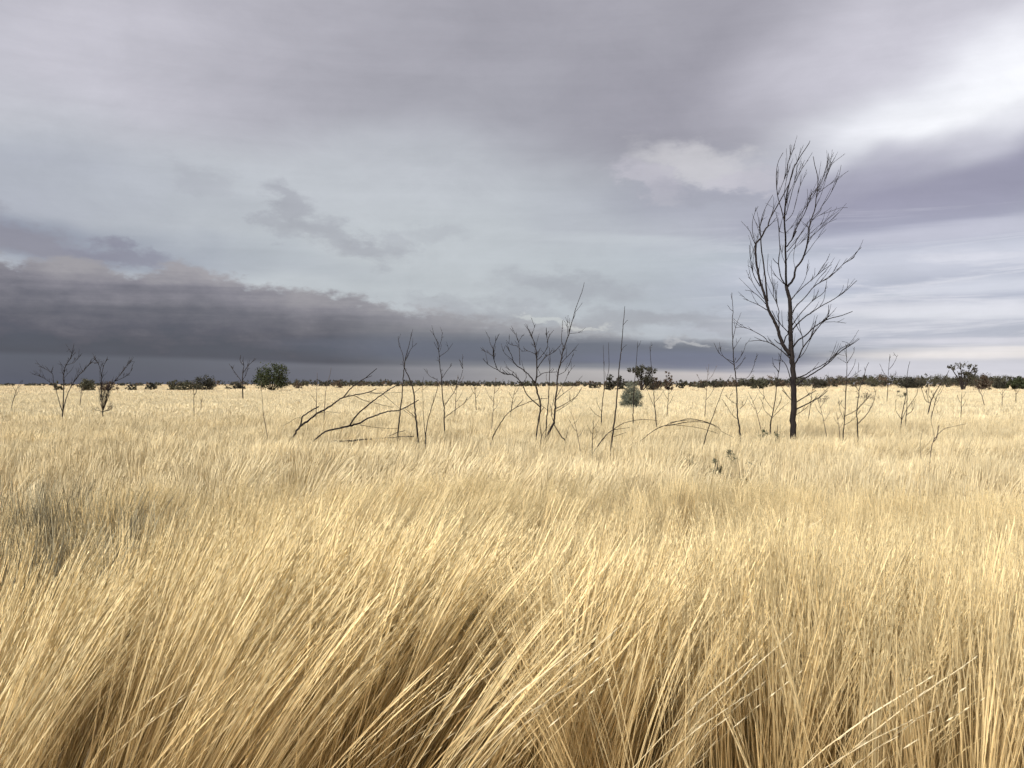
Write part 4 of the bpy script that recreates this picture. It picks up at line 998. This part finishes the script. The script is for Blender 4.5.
    pts_ = [(-200, (120, 122, 136)), (0, (81, 85, 102)), (180, (87, 90, 105)), (320, (101, 103, 117)), (440, (132, 132, 141)), (560, (172, 169, 171)), (720, (196, 189, 190)), (860, (203, 200, 210)), (1024, (222, 219, 226)), (1500, (190, 190, 200))]
    for i, (x, c) in enumerate(pts_):
        p = (ang(x, CY)[0] + 90) / 180
        k = e[0] if i == 0 else (e[1] if i == 1 else e.new(p))
        k.position = p; k.color = colv(c)
    fl = ramp_az([(-200, 1), (700, 1), (800, .8), (900, .4), (1024, .3)])
    C = mix(M('MULTIPLY', m_low.outputs[0], fl), C, lowc.outputs[0])
    # overall breakup
    nb = N.new('ShaderNodeMapRange'); nb.inputs[1].default_value = .3; nb.inputs[2].default_value = .7; nb.inputs[3].default_value = .96; nb.inputs[4].default_value = 1.035
    L.new(nz_streak.outputs['Fac'], nb.inputs[0])
    nb2 = N.new('ShaderNodeMapRange'); nb2.inputs[1].default_value = .3; nb2.inputs[2].default_value = .7; nb2.inputs[3].default_value = .965; nb2.inputs[4].default_value = 1.03
    L.new(nz_band.outputs['Fac'], nb2.inputs[0])
    sc = N.new('ShaderNodeVectorMath'); sc.operation = 'SCALE'; L.new(C, sc.inputs[0]); nz_m = noise(P, .22, 7, .68, (.55, 1.1, 1), .3)
    nb3 = N.new('ShaderNodeMapRange'); nb3.inputs[1].default_value = .3; nb3.inputs[2].default_value = .7; nb3.inputs[3].default_value = .93; nb3.inputs[4].default_value = 1.065
    L.new(nz_m.outputs['Fac'], nb3.inputs[0])
    L.new(M('MULTIPLY', M('MULTIPLY', nb.outputs[0], nb2.outputs[0]), nb3.outputs[0]), sc.inputs['Scale'])
    bgc = N.new('ShaderNodeBackground'); L.new(sc.outputs[0], bgc.inputs[0]); bgc.inputs[1].default_value = 1.0
    sky = N.new('ShaderNodeTexSky'); sky.sky_type = 'NISHITA'; sky.sun_disc = False
    sky.sun_elevation = R(SUN_EL); sky.sun_rotation = R(SUN_AZ)
    bgs = N.new('ShaderNodeBackground'); L.new(sky.outputs[0], bgs.inputs[0]); bgs.inputs[1].default_value = .06
    ms = N.new('ShaderNodeMixShader'); ms.inputs[0].default_value = .95
    L.new(bgs.outputs[0], ms.inputs[1]); L.new(bgc.outputs[0], ms.inputs[2]); L.new(ms.outputs[0], out.inputs[0])
    w.cycles.sampling_method = 'MANUAL'; w.cycles.sample_map_resolution = 256

SUN_EL, SUN_AZ = 42, 215      # azimuth clockwise from straight ahead: behind and to the left
build_sky()
sd = bpy.data.lights.new('sun', 'SUN'); sd.energy = 1.5; sd.angle = R(10); sd.color = (1.0, .98, .945)
so = bpy.data.objects.new('sun', sd); COL.objects.link(so)
import mathutils
v = mathutils.Vector((math.sin(R(SUN_AZ)) * math.cos(R(SUN_EL)), math.cos(R(SUN_AZ)) * math.cos(R(SUN_EL)), math.sin(R(SUN_EL))))
so.rotation_euler = v.to_track_quat('Z', 'Y').to_euler(); so.location = (0, 0, 30)

# ------------------------------------------------------------------ camera
cd = bpy.data.cameras.new('camera'); cd.sensor_width = 36; cd.lens = F / 1024 * 36; cd.clip_start = .05; cd.clip_end = 20000
co = bpy.data.objects.new('camera', cd); COL.objects.link(co)
co.location = (0, 0, CAMH); co.rotation_euler = (R(90), 0, 0); SC.camera = co

SC.view_settings.view_transform = 'Standard'; SC.view_settings.look = 'None'
SC.view_settings.exposure = EXPO; SC.view_settings.gamma = 1; SC.view_settings.use_curve_mapping = False
SC.cycles.max_bounces = 4; SC.cycles.diffuse_bounces = 2; SC.cycles.transmission_bounces = 2; SC.cycles.glossy_bounces = 1
SC.cycles.use_adaptive_sampling = True; SC.cycles.adaptive_threshold = .035
SC.cycles.use_denoising = True; SC.cycles.denoiser = 'OPENIMAGEDENOISE'; SC.cycles.denoising_input_passes = 'RGB_ALBEDO_NORMAL'; SC.cycles.denoising_prefilter = 'ACCURATE'
SC.cycles.filter_width = 1.5
